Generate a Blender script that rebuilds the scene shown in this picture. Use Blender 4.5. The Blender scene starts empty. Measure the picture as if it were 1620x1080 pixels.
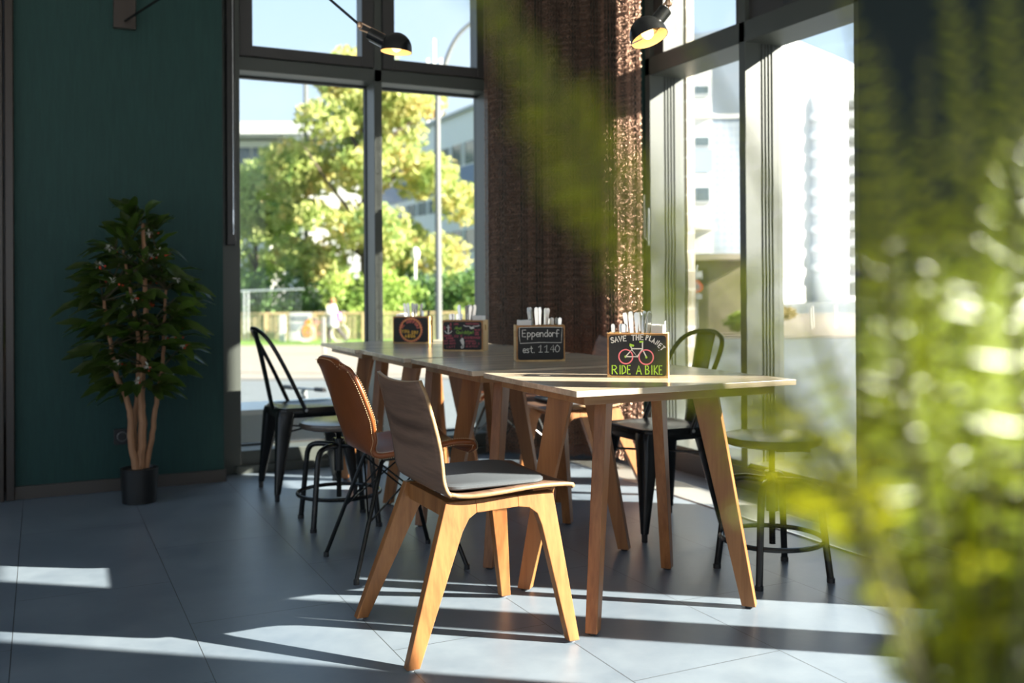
import bpy, bmesh, math, random
from mathutils import Vector, Matrix

# ------------------------------------------------------------------ camera, sky, sun, exposure
C = bpy.context.scene.collection
SC = bpy.context.scene
HEAD = 0.4473                                  # camera heading: room axes are turned by this from the view
CA, SA = math.cos(HEAD), math.sin(HEAD)


def S(x, y, z=0.0):
    """street frame (x to the right of the view, y along it) -> room frame"""
    return Vector((x * CA + y * SA, -x * SA + y * CA, z))


cam_data = bpy.data.cameras.new('camera')
cam = bpy.data.objects.new('camera', cam_data)
C.objects.link(cam)
cam_data.sensor_fit = 'HORIZONTAL'
cam_data.sensor_width = 36.0
cam_data.lens = 34.58
cam_data.shift_y = -0.0552
cam_data.clip_start = 0.05
cam_data.clip_end = 500
cam_data.dof.use_dof = True
cam_data.dof.focus_distance = 3.0
cam_data.dof.aperture_fstop = 2.4
PIT, ROL = -0.003007, -0.005744
fw = S(0, math.cos(PIT), -math.sin(PIT))
up = S(0, math.sin(PIT), math.cos(PIT))
rt = S(1, 0, 0)
r2 = rt * math.cos(ROL) + up * math.sin(ROL)
u2 = up * math.cos(ROL) - rt * math.sin(ROL)
m = Matrix((r2, u2, -fw)).transposed().to_4x4()
m.translation = Vector((0, 0, 1.05))
cam.matrix_world = m
SC.camera = cam

SC.view_settings.view_transform = 'Standard'
SC.view_settings.look = 'None'
SC.view_settings.gamma = 1.0
SC.view_settings.use_curve_mapping = False
SC.view_settings.exposure = 0.62
SC.cycles.use_denoising = True
SC.cycles.max_bounces = 10
SC.cycles.diffuse_bounces = 5
SC.cycles.glossy_bounces = 4
SC.cycles.transparent_max_bounces = 16
SC.cycles.transmission_bounces = 6
SC.cycles.sample_clamp_indirect = 6.0
SC.cycles.caustics_refractive = False

world = bpy.data.worlds.new('sky')
SC.world = world
world.use_nodes = True
wn, wl = world.node_tree.nodes, world.node_tree.links
wn.clear()
w_out = wn.new('ShaderNodeOutputWorld')
w_bg = wn.new('ShaderNodeBackground')
w_tc = wn.new('ShaderNodeTexCoord')
w_sep = wn.new('ShaderNodeSeparateXYZ')
w_ramp = wn.new('ShaderNodeValToRGB')
w_noise = wn.new('ShaderNodeTexNoise')
w_mix = wn.new('ShaderNodeMix')
w_mix.data_type = 'RGBA'
w_nr = wn.new('ShaderNodeMapRange')
wl.new(w_tc.outputs['Generated'], w_sep.inputs[0])
wl.new(w_sep.outputs['Z'], w_ramp.inputs[0])
w_ramp.color_ramp.elements[0].position = 0.0
w_ramp.color_ramp.elements[0].color = (0.80, 0.88, 0.96, 1)
w_ramp.color_ramp.elements[1].position = 0.45
w_ramp.color_ramp.elements[1].color = (0.42, 0.64, 0.90, 1)
e = w_ramp.color_ramp.elements.new(0.15)
e.color = (0.62, 0.77, 0.93, 1)
w_noise.inputs['Scale'].default_value = 3.0
w_noise.inputs['Detail'].default_value = 6.0
wl.new(w_tc.outputs['Generated'], w_noise.inputs['Vector'])
w_nr.inputs['From Min'].default_value = 0.5
w_nr.inputs['From Max'].default_value = 0.75
w_nr.inputs['To Max'].default_value = 0.5
wl.new(w_noise.outputs[0], w_nr.inputs['Value'])
wl.new(w_nr.outputs[0], w_mix.inputs[0])
wl.new(w_ramp.outputs[0], w_mix.inputs[6])
w_mix.inputs[7].default_value = (0.9, 0.93, 0.97, 1)
wl.new(w_mix.outputs[2], w_bg.inputs['Color'])
w_bg.inputs['Strength'].default_value = 0.92
wl.new(w_bg.outputs[0], w_out.inputs['Surface'])

SUN_EL = math.radians(26.7)
SUN_AZ = math.radians(143.0)                   # direction the light travels, from room +x
sun_data = bpy.data.lights.new('sun', 'SUN')
sun_data.energy = 23.0
sun_data.color = (1.0, 0.93, 0.80)
sun_data.angle = math.radians(0.55)
sun = bpy.data.objects.new('sun', sun_data)
C.objects.link(sun)
trav = Vector((math.cos(SUN_AZ) * math.cos(SUN_EL), math.sin(SUN_AZ) * math.cos(SUN_EL), -math.sin(SUN_EL)))
sun.rotation_euler = trav.to_track_quat('-Z', 'Y').to_euler()
sun.location = (8, -6, 8)

# ------------------------------------------------------------------ helpers
rnd = random.Random(7)
PI = math.pi
MATS = {}


def newmat(name):
    mt = bpy.data.materials.new(name)
    mt.use_nodes = True
    nt = mt.node_tree
    nt.nodes.clear()
    out = nt.nodes.new('ShaderNodeOutputMaterial')
    return mt, nt, out


def P(name, col, rough=0.5, metal=0.0, spec=0.5, noise=None, bump=None, trans=0.0, emit=None, coat=0.0):
    """noise=(scale, amount, stretch xyz); bump=(scale, strength, stretch xyz)"""
    if name in MATS:
        return MATS[name]
    mt, nt, out = newmat(name)
    n, l = nt.nodes, nt.links
    b = n.new('ShaderNodeBsdfPrincipled')
    b.inputs['Base Color'].default_value = (*col, 1)
    b.inputs['Roughness'].default_value = rough
    b.inputs['Metallic'].default_value = metal
    b.inputs['Specular IOR Level'].default_value = spec
    b.inputs['Coat Weight'].default_value = coat
    tc = n.new('ShaderNodeTexCoord')
    if noise:
        mp = n.new('ShaderNodeMapping')
        mp.inputs['Scale'].default_value = noise[2] if len(noise) > 2 else (1, 1, 1)
        nz = n.new('ShaderNodeTexNoise')
        nz.inputs['Scale'].default_value = noise[0]
        nz.inputs['Detail'].default_value = 4
        l.new(tc.outputs['Object'], mp.inputs[0])
        l.new(mp.outputs[0], nz.inputs['Vector'])
        mx = n.new('ShaderNodeMix')
        mx.data_type = 'RGBA'
        a = noise[1]
        mx.inputs[6].default_value = tuple(max(0, c * (1 - a)) for c in col) + (1,)
        mx.inputs[7].default_value = tuple(min(1, c * (1 + a)) for c in col) + (1,)
        l.new(nz.outputs[0], mx.inputs[0])
        l.new(mx.outputs[2], b.inputs['Base Color'])
    if bump:
        mp2 = n.new('ShaderNodeMapping')
        mp2.inputs['Scale'].default_value = bump[2] if len(bump) > 2 else (1, 1, 1)
        nz2 = n.new('ShaderNodeTexNoise')
        nz2.inputs['Scale'].default_value = bump[0]
        nz2.inputs['Detail'].default_value = 3
        bp = n.new('ShaderNodeBump')
        bp.inputs['Strength'].default_value = bump[1]
        bp.inputs['Distance'].default_value = 0.004
        l.new(tc.outputs['Object'], mp2.inputs[0])
        l.new(mp2.outputs[0], nz2.inputs['Vector'])
        l.new(nz2.outputs[0], bp.inputs['Height'])
        l.new(bp.outputs[0], b.inputs['Normal'])
    if emit:
        b.inputs['Emission Color'].default_value = (*emit[0], 1)
        b.inputs['Emission Strength'].default_value = emit[1]
    if trans:
        tr = n.new('ShaderNodeBsdfTranslucent')
        tr.inputs['Color'].default_value = (*[min(1, c * 1.6) for c in col], 1)
        ms = n.new('ShaderNodeMixShader')
        ms.inputs[0].default_value = trans
        l.new(b.outputs[0], ms.inputs[1])
        l.new(tr.outputs[0], ms.inputs[2])
        l.new(ms.outputs[0], out.inputs[0])
    else:
        l.new(b.outputs[0], out.inputs[0])
    MATS[name] = mt
    return mt


def wood(name, c1, c2, axis='x', scale=1.0, rough=0.45, spec=0.4):
    if name in MATS:
        return MATS[name]
    mt, nt, out = newmat(name)
    n, l = nt.nodes, nt.links
    b = n.new('ShaderNodeBsdfPrincipled')
    b.inputs['Roughness'].default_value = rough
    b.inputs['Specular IOR Level'].default_value = spec
    tc = n.new('ShaderNodeTexCoord')
    mp = n.new('ShaderNodeMapping')
    st = {'x': (1.2, 22, 22), 'y': (22, 1.2, 22), 'z': (22, 22, 1.2)}[axis]
    mp.inputs['Scale'].default_value = tuple(s * scale for s in st)
    nz = n.new('ShaderNodeTexNoise')
    nz.inputs['Scale'].default_value = 1.0
    nz.inputs['Detail'].default_value = 5
    nz.inputs['Distortion'].default_value = 0.6
    mp3 = n.new('ShaderNodeMapping')
    mp3.inputs['Scale'].default_value = tuple(s * scale * 6 for s in st)
    nf = n.new('ShaderNodeTexNoise')
    nf.inputs['Scale'].default_value = 1.0
    nf.inputs['Detail'].default_value = 2
    l.new(tc.outputs['Object'], mp.inputs[0])
    l.new(mp.outputs[0], nz.inputs['Vector'])
    l.new(tc.outputs['Object'], mp3.inputs[0])
    l.new(mp3.outputs[0], nf.inputs['Vector'])
    ad = n.new('ShaderNodeMath')
    ad.operation = 'MULTIPLY_ADD'
    ad.inputs[1].default_value = 0.35
    l.new(nf.outputs[0], ad.inputs[0])
    l.new(nz.outputs[0], ad.inputs[2])
    rp = n.new('ShaderNodeValToRGB')
    rp.color_ramp.elements[0].position = 0.48
    rp.color_ramp.elements[0].color = (*c1, 1)
    rp.color_ramp.elements[1].position = 0.82
    rp.color_ramp.elements[1].color = (*c2, 1)
    l.new(ad.outputs[0], rp.inputs[0])
    l.new(rp.outputs[0], b.inputs['Base Color'])
    l.new(b.outputs[0], out.inputs[0])
    MATS[name] = mt
    return mt


def leafmat(name, cols, rough=0.4, trans=0.4, scale=0.6, tcol=None, spec=0.4):
    if name in MATS:
        return MATS[name]
    mt, nt, out = newmat(name)
    n, l = nt.nodes, nt.links
    b = n.new('ShaderNodeBsdfPrincipled')
    b.inputs['Roughness'].default_value = rough
    b.inputs['Specular IOR Level'].default_value = spec
    tc = n.new('ShaderNodeTexCoord')
    nz = n.new('ShaderNodeTexNoise')
    nz.inputs['Scale'].default_value = scale
    nz.inputs['Detail'].default_value = 3
    l.new(tc.outputs['Object'], nz.inputs['Vector'])
    rp = n.new('ShaderNodeValToRGB')
    els = rp.color_ramp.elements
    k = len(cols)
    els[0].position, els[0].color = 0.3, (*cols[0], 1)
    els[1].position, els[1].color = 0.7, (*cols[-1], 1)
    for i in range(1, k - 1):
        q = els.new(0.3 + 0.4 * i / (k - 1))
        q.color = (*cols[i], 1)
    l.new(nz.outputs[0], rp.inputs[0])
    l.new(rp.outputs[0], b.inputs['Base Color'])
    tr = n.new('ShaderNodeBsdfTranslucent')
    if tcol:
        tr.inputs['Color'].default_value = (*tcol, 1)
    else:
        l.new(rp.outputs[0], tr.inputs['Color'])
    ms = n.new('ShaderNodeMixShader')
    ms.inputs[0].default_value = trans
    l.new(b.outputs[0], ms.inputs[1])
    l.new(tr.outputs[0], ms.inputs[2])
    l.new(ms.outputs[0], out.inputs[0])
    MATS[name] = mt
    return mt


class MB:
    """collects shapes into one mesh"""

    def __init__(self):
        self.bm = bmesh.new()
        self.mi = 0

    def _f(self, vs):
        try:
            f = self.bm.faces.new(vs)
            f.material_index = self.mi
            return f
        except ValueError:
            return None

    def box(self, c, s, M=None):
        hx, hy, hz = s[0] / 2, s[1] / 2, s[2] / 2
        v = []
        for x, y, z in ((-1, -1, -1), (1, -1, -1), (1, 1, -1), (-1, 1, -1), (-1, -1, 1), (1, -1, 1), (1, 1, 1), (-1, 1, 1)):
            p = Vector((x * hx, y * hy, z * hz))
            if M is not None:
                p = M @ p
            v.append(self.bm.verts.new(p + Vector(c)))
        for q in ((3, 2, 1, 0), (4, 5, 6, 7), (0, 1, 5, 4), (1, 2, 6, 5), (2, 3, 7, 6), (3, 0, 4, 7)):
            self._f([v[i] for i in q])
        return self

    def span(self, x0, x1, y0, y1, z0, z1):
        return self.box(((x0 + x1) / 2, (y0 + y1) / 2, (z0 + z1) / 2), (x1 - x0, y1 - y0, z1 - z0))

    def hexa(self, bot, top):
        v = [self.bm.verts.new(Vector(p)) for p in list(bot) + list(top)]
        k = len(bot)
        self._f([v[i] for i in reversed(range(k))])
        self._f([v[k + i] for i in range(k)])
        for i in range(k):
            j = (i + 1) % k
            self._f([v[i], v[j], v[k + j], v[k + i]])
        return self

    def tube(self, pts, r, seg=8, closed=False, cap=True):
        pts = [Vector(p) for p in pts]
        k = len(pts)
        rr = r if isinstance(r, (list, tuple)) else [r] * k
        ts = []
        for i in range(k):
            a = pts[i - 1] if (i > 0 or closed) else pts[i]
            b = pts[(i + 1) % k] if (i < k - 1 or closed) else pts[i]
            t = (b - a)
            ts.append(t.normalized() if t.length > 1e-9 else Vector((0, 0, 1)))
        nrm = ts[0].orthogonal().normalized()
        rings = []
        for i in range(k):
            nrm = nrm - ts[i] * nrm.dot(ts[i])
            nrm = nrm.normalized() if nrm.length > 1e-6 else ts[i].orthogonal().normalized()
            bi = ts[i].cross(nrm)
            rings.append([self.bm.verts.new(pts[i] + (nrm * math.cos(2 * PI * j / seg) + bi * math.sin(2 * PI * j / seg)) * rr[i]) for j in range(seg)])
        for i in range(k if closed else k - 1):
            A, B = rings[i], rings[(i + 1) % k]
            for j in range(seg):
                q = (j + 1) % seg
                self._f([A[j], A[q], B[q], B[j]])
        if cap and not closed:
            self._f(list(reversed(rings[0])))
            self._f(rings[-1])
        return self

    def lathe(self, prof, seg=24, c=(0, 0, 0), M=None):
        rings = []
        for r, z in prof:
            if r < 1e-6:
                p = Vector((0, 0, z))
                rings.append([self.bm.verts.new((M @ p if M is not None else p) + Vector(c))])
            else:
                ring = []
                for j in range(seg):
                    p = Vector((r * math.cos(2 * PI * j / seg), r * math.sin(2 * PI * j / seg), z))
                    ring.append(self.bm.verts.new((M @ p if M is not None else p) + Vector(c)))
                rings.append(ring)
        for A, B in zip(rings, rings[1:]):
            for j in range(seg):
                q = (j + 1) % seg
                if len(A) == 1 and len(B) > 1:
                    self._f([A[0], B[q], B[j]])
                elif len(B) == 1 and len(A) > 1:
                    self._f([A[j], A[q], B[0]])
                elif len(A) > 1:
                    self._f([A[j], A[q], B[q], B[j]])
        return self

    def prism(self, poly, d0, d1, fn):
        """2D polygon swept from depth d0 to d1; fn(u, v, d) -> xyz"""
        return self.hexa([fn(u, v, d0) for u, v in poly], [fn(u, v, d1) for u, v in poly])

    def grid(self, fn, nu, nv):
        vs = [[self.bm.verts.new(Vector(fn(i / nu, j / nv))) for j in range(nv + 1)] for i in range(nu + 1)]
        for i in range(nu):
            for j in range(nv):
                self._f([vs[i][j], vs[i + 1][j], vs[i + 1][j + 1], vs[i][j + 1]])
        return self

    def quad(self, a, b, c, d):
        self._f([self.bm.verts.new(Vector(p)) for p in (a, b, c, d)])
        return self

    def obj(self, name, mat, parent=None, smooth=True, loc=None, rotz=0.0, bevel=0.0, solid=0.0, sub=0, rim=0, fix=True, off=0.0):
        if fix:
            bmesh.ops.recalc_face_normals(self.bm, faces=self.bm.faces)
        me = bpy.data.meshes.new(name)
        self.bm.to_mesh(me)
        self.bm.free()
        if smooth:
            me.shade_smooth()
            try:
                me.set_sharp_from_angle(angle=math.radians(40))
            except Exception:
                pass
        for mt in (mat if isinstance(mat, (list, tuple)) else [mat]):
            me.materials.append(mt)
        o = bpy.data.objects.new(name, me)
        C.objects.link(o)
        if parent:
            o.parent = parent
        if loc is not None:
            o.location = loc
        o.rotation_euler.z = rotz
        if solid:
            q = o.modifiers.new('solid', 'SOLIDIFY')
            q.thickness = solid
            q.offset = off
            q.material_offset_rim = rim
        if bevel:
            q = o.modifiers.new('bevel', 'BEVEL')
            q.width = bevel
            q.segments = 2
            q.limit_method = 'ANGLE'
            q.angle_limit = math.radians(40)
        if sub:
            q = o.modifiers.new('sub', 'SUBSURF')
            q.levels = sub
            q.render_levels = sub
        return o


def tag(o, label, cat, group=None, kind=None):
    o['label'] = label
    o['category'] = cat
    if group:
        o['group'] = group
    if kind:
        o['kind'] = kind
    return o


def thing(name, label, cat, loc=(0, 0, 0), rotz=0.0, group=None):
    o = bpy.data.objects.new(name, None)
    o.empty_display_size = 0.1
    C.objects.link(o)
    o.location = loc
    o.rotation_euler = (0, 0, rotz)
    return tag(o, label, cat, group)


def struct(o, label=None):
    o['kind'] = 'structure'
    if label:
        o['label'] = label
    return o


def dup(o, parent=None):
    c = o.copy()
    C.objects.link(c)
    if parent is not None:
        c.parent = parent
    for ch in list(o.children):
        dup(ch, c)
    return c


def place(src, loc, rotz, label, group=None):
    c = dup(src)
    c.location = loc
    c.rotation_euler = (0, 0, rotz)
    c['label'] = label
    if group:
        c['group'] = group
    return c


def spline(pts, n):
    """Catmull-Rom through pts, n samples"""
    pts = [Vector(p) for p in pts]
    q = [pts[0] * 2 - pts[1]] + pts + [pts[-1] * 2 - pts[-2]]
    out = []
    k = len(pts) - 1
    for i in range(n):
        t = i / (n - 1) * k
        j = min(int(t), k - 1)
        f = t - j
        a, b, c, d = q[j], q[j + 1], q[j + 2], q[j + 3]
        out.append(0.5 * ((2 * b) + (c - a) * f + (2 * a - 5 * b + 4 * c - d) * f * f + (3 * b - a - 3 * c + d) * f ** 3))
    return out


def lerp1(xs, ys, x):
    if x <= xs[0]:
        return ys[0]
    for i in range(len(xs) - 1):
        if x <= xs[i + 1]:
            t = (x - xs[i]) / (xs[i + 1] - xs[i])
            t = t * t * (3 - 2 * t)
            return ys[i] + (ys[i + 1] - ys[i]) * t
    return ys[-1]


def rrect(w, h, r, n=5):
    out = []
    for cx, cy, a0 in ((w / 2 - r, h / 2 - r, 0), (-w / 2 + r, h / 2 - r, 90), (-w / 2 + r, -h / 2 + r, 180), (w / 2 - r, -h / 2 + r, 270)):
        for i in range(n + 1):
            a = math.radians(a0 + 90 * i / n)
            out.append((cx + r * math.cos(a), cy + r * math.sin(a)))
    return out

# ------------------------------------------------------------------ the room
FRAME = P('frame_paint', (0.060, 0.067, 0.060), 0.42, 0.0, 0.5)
DARKFRAME = P('sash_paint', (0.045, 0.043, 0.042), 0.4)
TEAL = P('teal_wallcovering', (0.012, 0.046, 0.041), 0.6, 0, 0.3, noise=(90, 0.25, (1, 1, 0.08)), bump=(240, 0.35, (1, 1, 0.25)))
DARKWALL = P('dark_wall', (0.03, 0.032, 0.033), 0.7)
BROWNWOOD = P('brown_panel', (0.035, 0.024, 0.018), 0.3, noise=(6, 0.3, (6, 6, 0.4)))
SKIRT = P('skirting', (0.055, 0.045, 0.038), 0.5)
GLAZE = None


def floor_material():
    mt, nt, out = newmat('slate_tiles')
    n, l = nt.nodes, nt.links
    b = n.new('ShaderNodeBsdfPrincipled')
    tc = n.new('ShaderNodeTexCoord')
    sp = n.new('ShaderNodeSeparateXYZ')
    l.new(tc.outputs['Object'], sp.inputs[0])

    def M(op, a, b_=None, c=None):
        q = n.new('ShaderNodeMath')
        q.operation = op
        for i, v in enumerate((a, b_, c)):
            if v is None:
                continue
            if isinstance(v, (int, float)):
                q.inputs[i].default_value = v
            else:
                l.new(v, q.inputs[i])
        return q.outputs[0]
    u = M('DIVIDE', M('ADD', sp.outputs['X'], 10.08), 0.5)
    col = M('FLOOR', u)
    fu = M('FRACT', u)
    par = M('MODULO', col, 2.0)
    v = M('ADD', M('ADD', sp.outputs['Y'], 9.77), M('MULTIPLY', M('SUBTRACT', 1.0, par), 0.5))
    fv = M('FRACT', v)
    row = M('FLOOR', v)
    du = M('MULTIPLY', M('MINIMUM', fu, M('SUBTRACT', 1.0, fu)), 0.5)
    dv = M('MINIMUM', fv, M('SUBTRACT', 1.0, fv))
    d = M('MINIMUM', du, dv)
    line = M('LESS_THAN', d, 0.0013)
    nz = n.new('ShaderNodeTexNoise')
    nz.inputs['Scale'].default_value = 2.6
    nz.inputs['Detail'].default_value = 9
    nz.inputs['Roughness'].default_value = 0.68
    l.new(tc.outputs['Object'], nz.inputs['Vector'])
    wn_ = n.new('ShaderNodeTexWhiteNoise')
    cb = n.new('ShaderNodeCombineXYZ')
    l.new(col, cb.inputs[0])
    l.new(row, cb.inputs[1])
    l.new(cb.outputs[0], wn_.inputs['Vector'])
    val = M('ADD', nz.outputs[0], M('MULTIPLY', M('SUBTRACT', wn_.outputs['Value'], 0.5), 0.08))
    rp = n.new('ShaderNodeValToRGB')
    rp.color_ramp.elements[0].position = 0.25
    rp.color_ramp.elements[0].color = (0.098, 0.126, 0.165, 1)
    rp.color_ramp.elements[1].position = 0.78
    rp.color_ramp.elements[1].color = (0.200, 0.236, 0.276, 1)
    l.new(val, rp.inputs[0])
    mx = n.new('ShaderNodeMix')
    mx.data_type = 'RGBA'
    l.new(line, mx.inputs[0])
    l.new(rp.outputs[0], mx.inputs[6])
    mx.inputs[7].default_value = (0.03, 0.033, 0.037, 1)
    l.new(mx.outputs[2], b.inputs['Base Color'])
    rr = M('MULTIPLY_ADD', nz.outputs[0], 0.20, 0.27)
    l.new(rr, b.inputs['Roughness'])
    b.inputs['Specular IOR Level'].default_value = 0.6
    bp = n.new('ShaderNodeBump')
    bp.inputs['Strength'].default_value = 0.25
    bp.inputs['Distance'].default_value = 0.002
    l.new(M('SUBTRACT', nz.outputs[0], line), bp.inputs['Height'])
    l.new(bp.outputs[0], b.inputs['Normal'])
    l.new(b.outputs[0], out.inputs[0])
    return mt


def glass_material():
    mt, nt, out = newmat('window_glass')
    n, l = nt.nodes, nt.links
    tr = n.new('ShaderNodeBsdfTransparent')
    tr.inputs['Color'].default_value = (0.97, 0.985, 0.98, 1)
    gl = n.new('ShaderNodeBsdfGlossy')
    gl.inputs['Roughness'].default_value = 0.0
    fr = n.new('ShaderNodeFresnel')
    ge = n.new('ShaderNodeNewGeometry')
    io = n.new('ShaderNodeMapRange')          # same reflectance on both faces of the sheet
    io.inputs['To Min'].default_value = 1.33
    io.inputs['To Max'].default_value = 1 / 1.33
    l.new(ge.outputs['Backfacing'], io.inputs['Value'])
    l.new(io.outputs[0], fr.inputs['IOR'])
    mx = n.new('ShaderNodeMixShader')
    l.new(fr.outputs[0], mx.inputs[0])
    l.new(tr.outputs[0], mx.inputs[1])
    l.new(gl.outputs[0], mx.inputs[2])
    l.new(mx.outputs[0], out.inputs[0])
    return mt


GLAZE = glass_material()
LW, NX, GX = 5.77, 3.283, 3.49                 # left facade nose plane; right facade nose and glass planes
LG = LW + 0.19                                 # left glass plane
TOP, CEIL = 3.04, 3.65

struct(MB().span(-3.3, 3.6, -3.6, 5.98, -0.12, 0.0).obj('floor', floor_material(), smooth=False), 'dark slate blue floor of large rectangular tiles')
struct(MB().span(-3.3, 3.6, -3.6, 6.0, CEIL, CEIL + 0.15).obj('ceiling', P('ceiling_paint', (0.62, 0.61, 0.59), 0.8), smooth=False), 'pale ceiling above the dining room')
struct(MB().span(-0.117, 0.905, 5.55, 5.98, 0.0, CEIL).obj('wall_left', TEAL, smooth=False), 'dark teal fabric covered wall behind the potted coffee plant')
struct(MB().span(-0.122, 0.915, 5.532, 5.55, 0.0, 0.066).obj('baseboard_left', SKIRT, smooth=False, bevel=0.002), 'brown grey skirting board along the teal wall')
t = MB().span(-0.60, -0.165, 5.50, 5.98, 0, CEIL).span(-0.158, -0.118, 5.515, 5.98, 0, CEIL)
struct(t.obj('trim_1', BROWNWOOD, smooth=False, bevel=0.004), 'dark brown panelled pillar at the left end of the teal wall')
struct(MB().span(-3.3, -0.60, 5.55, 5.98, 0, CEIL).obj('wall_far', DARKWALL, smooth=False))
# unseen walls behind and beside the camera; wide openings added for fill light
REARW = P('rear_wall', (0.45, 0.44, 0.42), 0.8)
t = MB().span(-3.45, -3.3, -3.6, 5.98, 0, 0.3).span(-3.45, -3.3, -3.6, 5.98, 3.2, CEIL)
for y0, y1 in ((-3.6, -3.2), (1.0, 1.3), (5.2, 5.98)):
    t.span(-3.45, -3.3, y0, y1, 0.3, 3.2)
struct(t.obj('wall_side', REARW, smooth=False))
t = MB().span(-3.3, 3.6, -3.75, -3.6, 0, 0.3).span(-3.3, 3.6, -3.75, -3.6, 3.2, CEIL)
for x0, x1 in ((-3.3, -2.9), (-0.2, 0.1), (3.2, 3.6)):
    t.span(x0, x1, -3.75, -3.6, 0.3, 3.2)
struct(t.obj('wall_back', REARW, smooth=False))
# corner pier between the two glazed facades
t = MB().span(2.66, NX, LW, 5.98, 0, CEIL).span(NX, 3.56, 5.0, 5.98, 0, CEIL)
struct(t.obj('wall_corner', P('corner_paint', (0.008, 0.04, 0.038), 0.6), smooth=False), 'dark corner pier behind the copper chain curtain')

# right facade: piers, openings
OPEN = ((3.25, 4.98), (0.54, 1.83), (-2.15, -0.9))
t = MB()
edges = [-3.6] + [v for o_ in sorted(OPEN) for v in o_] + [5.0]
for y0, y1 in zip(edges[0::2], edges[1::2]):
    if y1 - y0 > 0.03:
        t.span(NX - 0.02, 3.73 if y0 > 1.5 and y1 < 3.5 else 3.56, y0, y1, 0, CEIL)
t.span(NX, 3.56, -3.6, 5.0, TOP, CEIL).span(3.73, 4.28, 1.83, 3.25, 1.95, CEIL)  # last span: unseen box on the outer pier, added to block high sun
struct(t.obj('wall_right', P('pier_paint', (0.010, 0.022, 0.024), 0.55), smooth=False), 'dark pier to the right of the corner glazing')
struct(MB().span(NX, 3.56, -3.6, 5.0, 0.0, 0.115).obj('baseboard_right', P('plinth', (0.05, 0.05, 0.052), 0.4), smooth=False, bevel=0.003), 'dark plinth below the right hand windows')


def flutes(mb, horizontal_x, y, z0, z1, sgn):
    for i in range(4):
        x = horizontal_x + i * 0.022
        mb.span(x, x + 0.012, y - 0.006 if sgn < 0 else y, y if sgn < 0 else y + 0.006, z0, z1)


# window_1: left facade
w1 = struct(thing('window_1', 'tall two bay window with opening sashes above, left of the chain curtain', 'window'))
del w1['category']
f = MB()
f.span(0.905, 1.032, LW - 0.035, LG + 0.04, 0, TOP)               # left jamb
f.span(2.60, 2.66, LW, LG + 0.04, 0, TOP)                        # right jamb
f.span(1.842, 1.892, LW, LG + 0.04, 0.12, TOP)                   # mullion
f.span(1.032, 2.60, LW, LG + 0.04, 2.313, 2.39)                  # transom
f.span(0.905, 2.66, LW, LG + 0.04, TOP, CEIL)
f.span(1.032, 2.60, LW - 0.02, LG + 0.04, 0.0, 0.125)            # sill
f.span(1.0, 2.60, LW - 0.055, LW - 0.02, 0.0, 0.045)
f.obj('frame', FRAME, w1, smooth=False, bevel=0.003)
g = MB()
for x in (1.032, 1.842):                                         # dark glazing gaskets
    g.span(x - 0.006 if x > 1.5 else x, x if x > 1.5 else x + 0.006, LG - 0.03, LG + 0.02, 0.125, 2.313)
g.span(1.032, 2.60, LG - 0.03, LG + 0.02, 0.125, 0.135).span(1.032, 2.60, LG - 0.03, LG + 0.02, 2.304, 2.313)
g.obj('gasket', P('gasket', (0.012, 0.012, 0.012), 0.6), w1, smooth=False)
for x0, x1 in ((1.036, 1.838), (1.896, 2.598)):
    s = MB()
    b_ = 0.075
    s.span(x0, x0 + b_, LW - 0.012, LW + 0.10, 2.395, TOP - 0.01).span(x1 - b_, x1, LW - 0.012, LW + 0.10, 2.395, TOP - 0.01)
    s.span(x0 + b_, x1 - b_, LW - 0.012, LW + 0.10, 2.395, 2.395 + 0.062).span(x0 + b_, x1 - b_, LW - 0.012, LW + 0.10, TOP - 0.08, TOP - 0.01)
    so = s.obj('sash', DARKFRAME, w1, smooth=False, bevel=0.003)
    MB().span(x0 + b_, x1 - b_, LW + 0.05, LW + 0.062, 2.457, TOP - 0.08).obj('pane', GLAZE, so, smooth=False)
for x0, x1 in ((1.032, 1.842), (1.892, 2.60)):
    MB().span(x0, x1, LG, LG + 0.012, 0.125, 2.313).obj('pane', GLAZE, w1, smooth=False)

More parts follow.
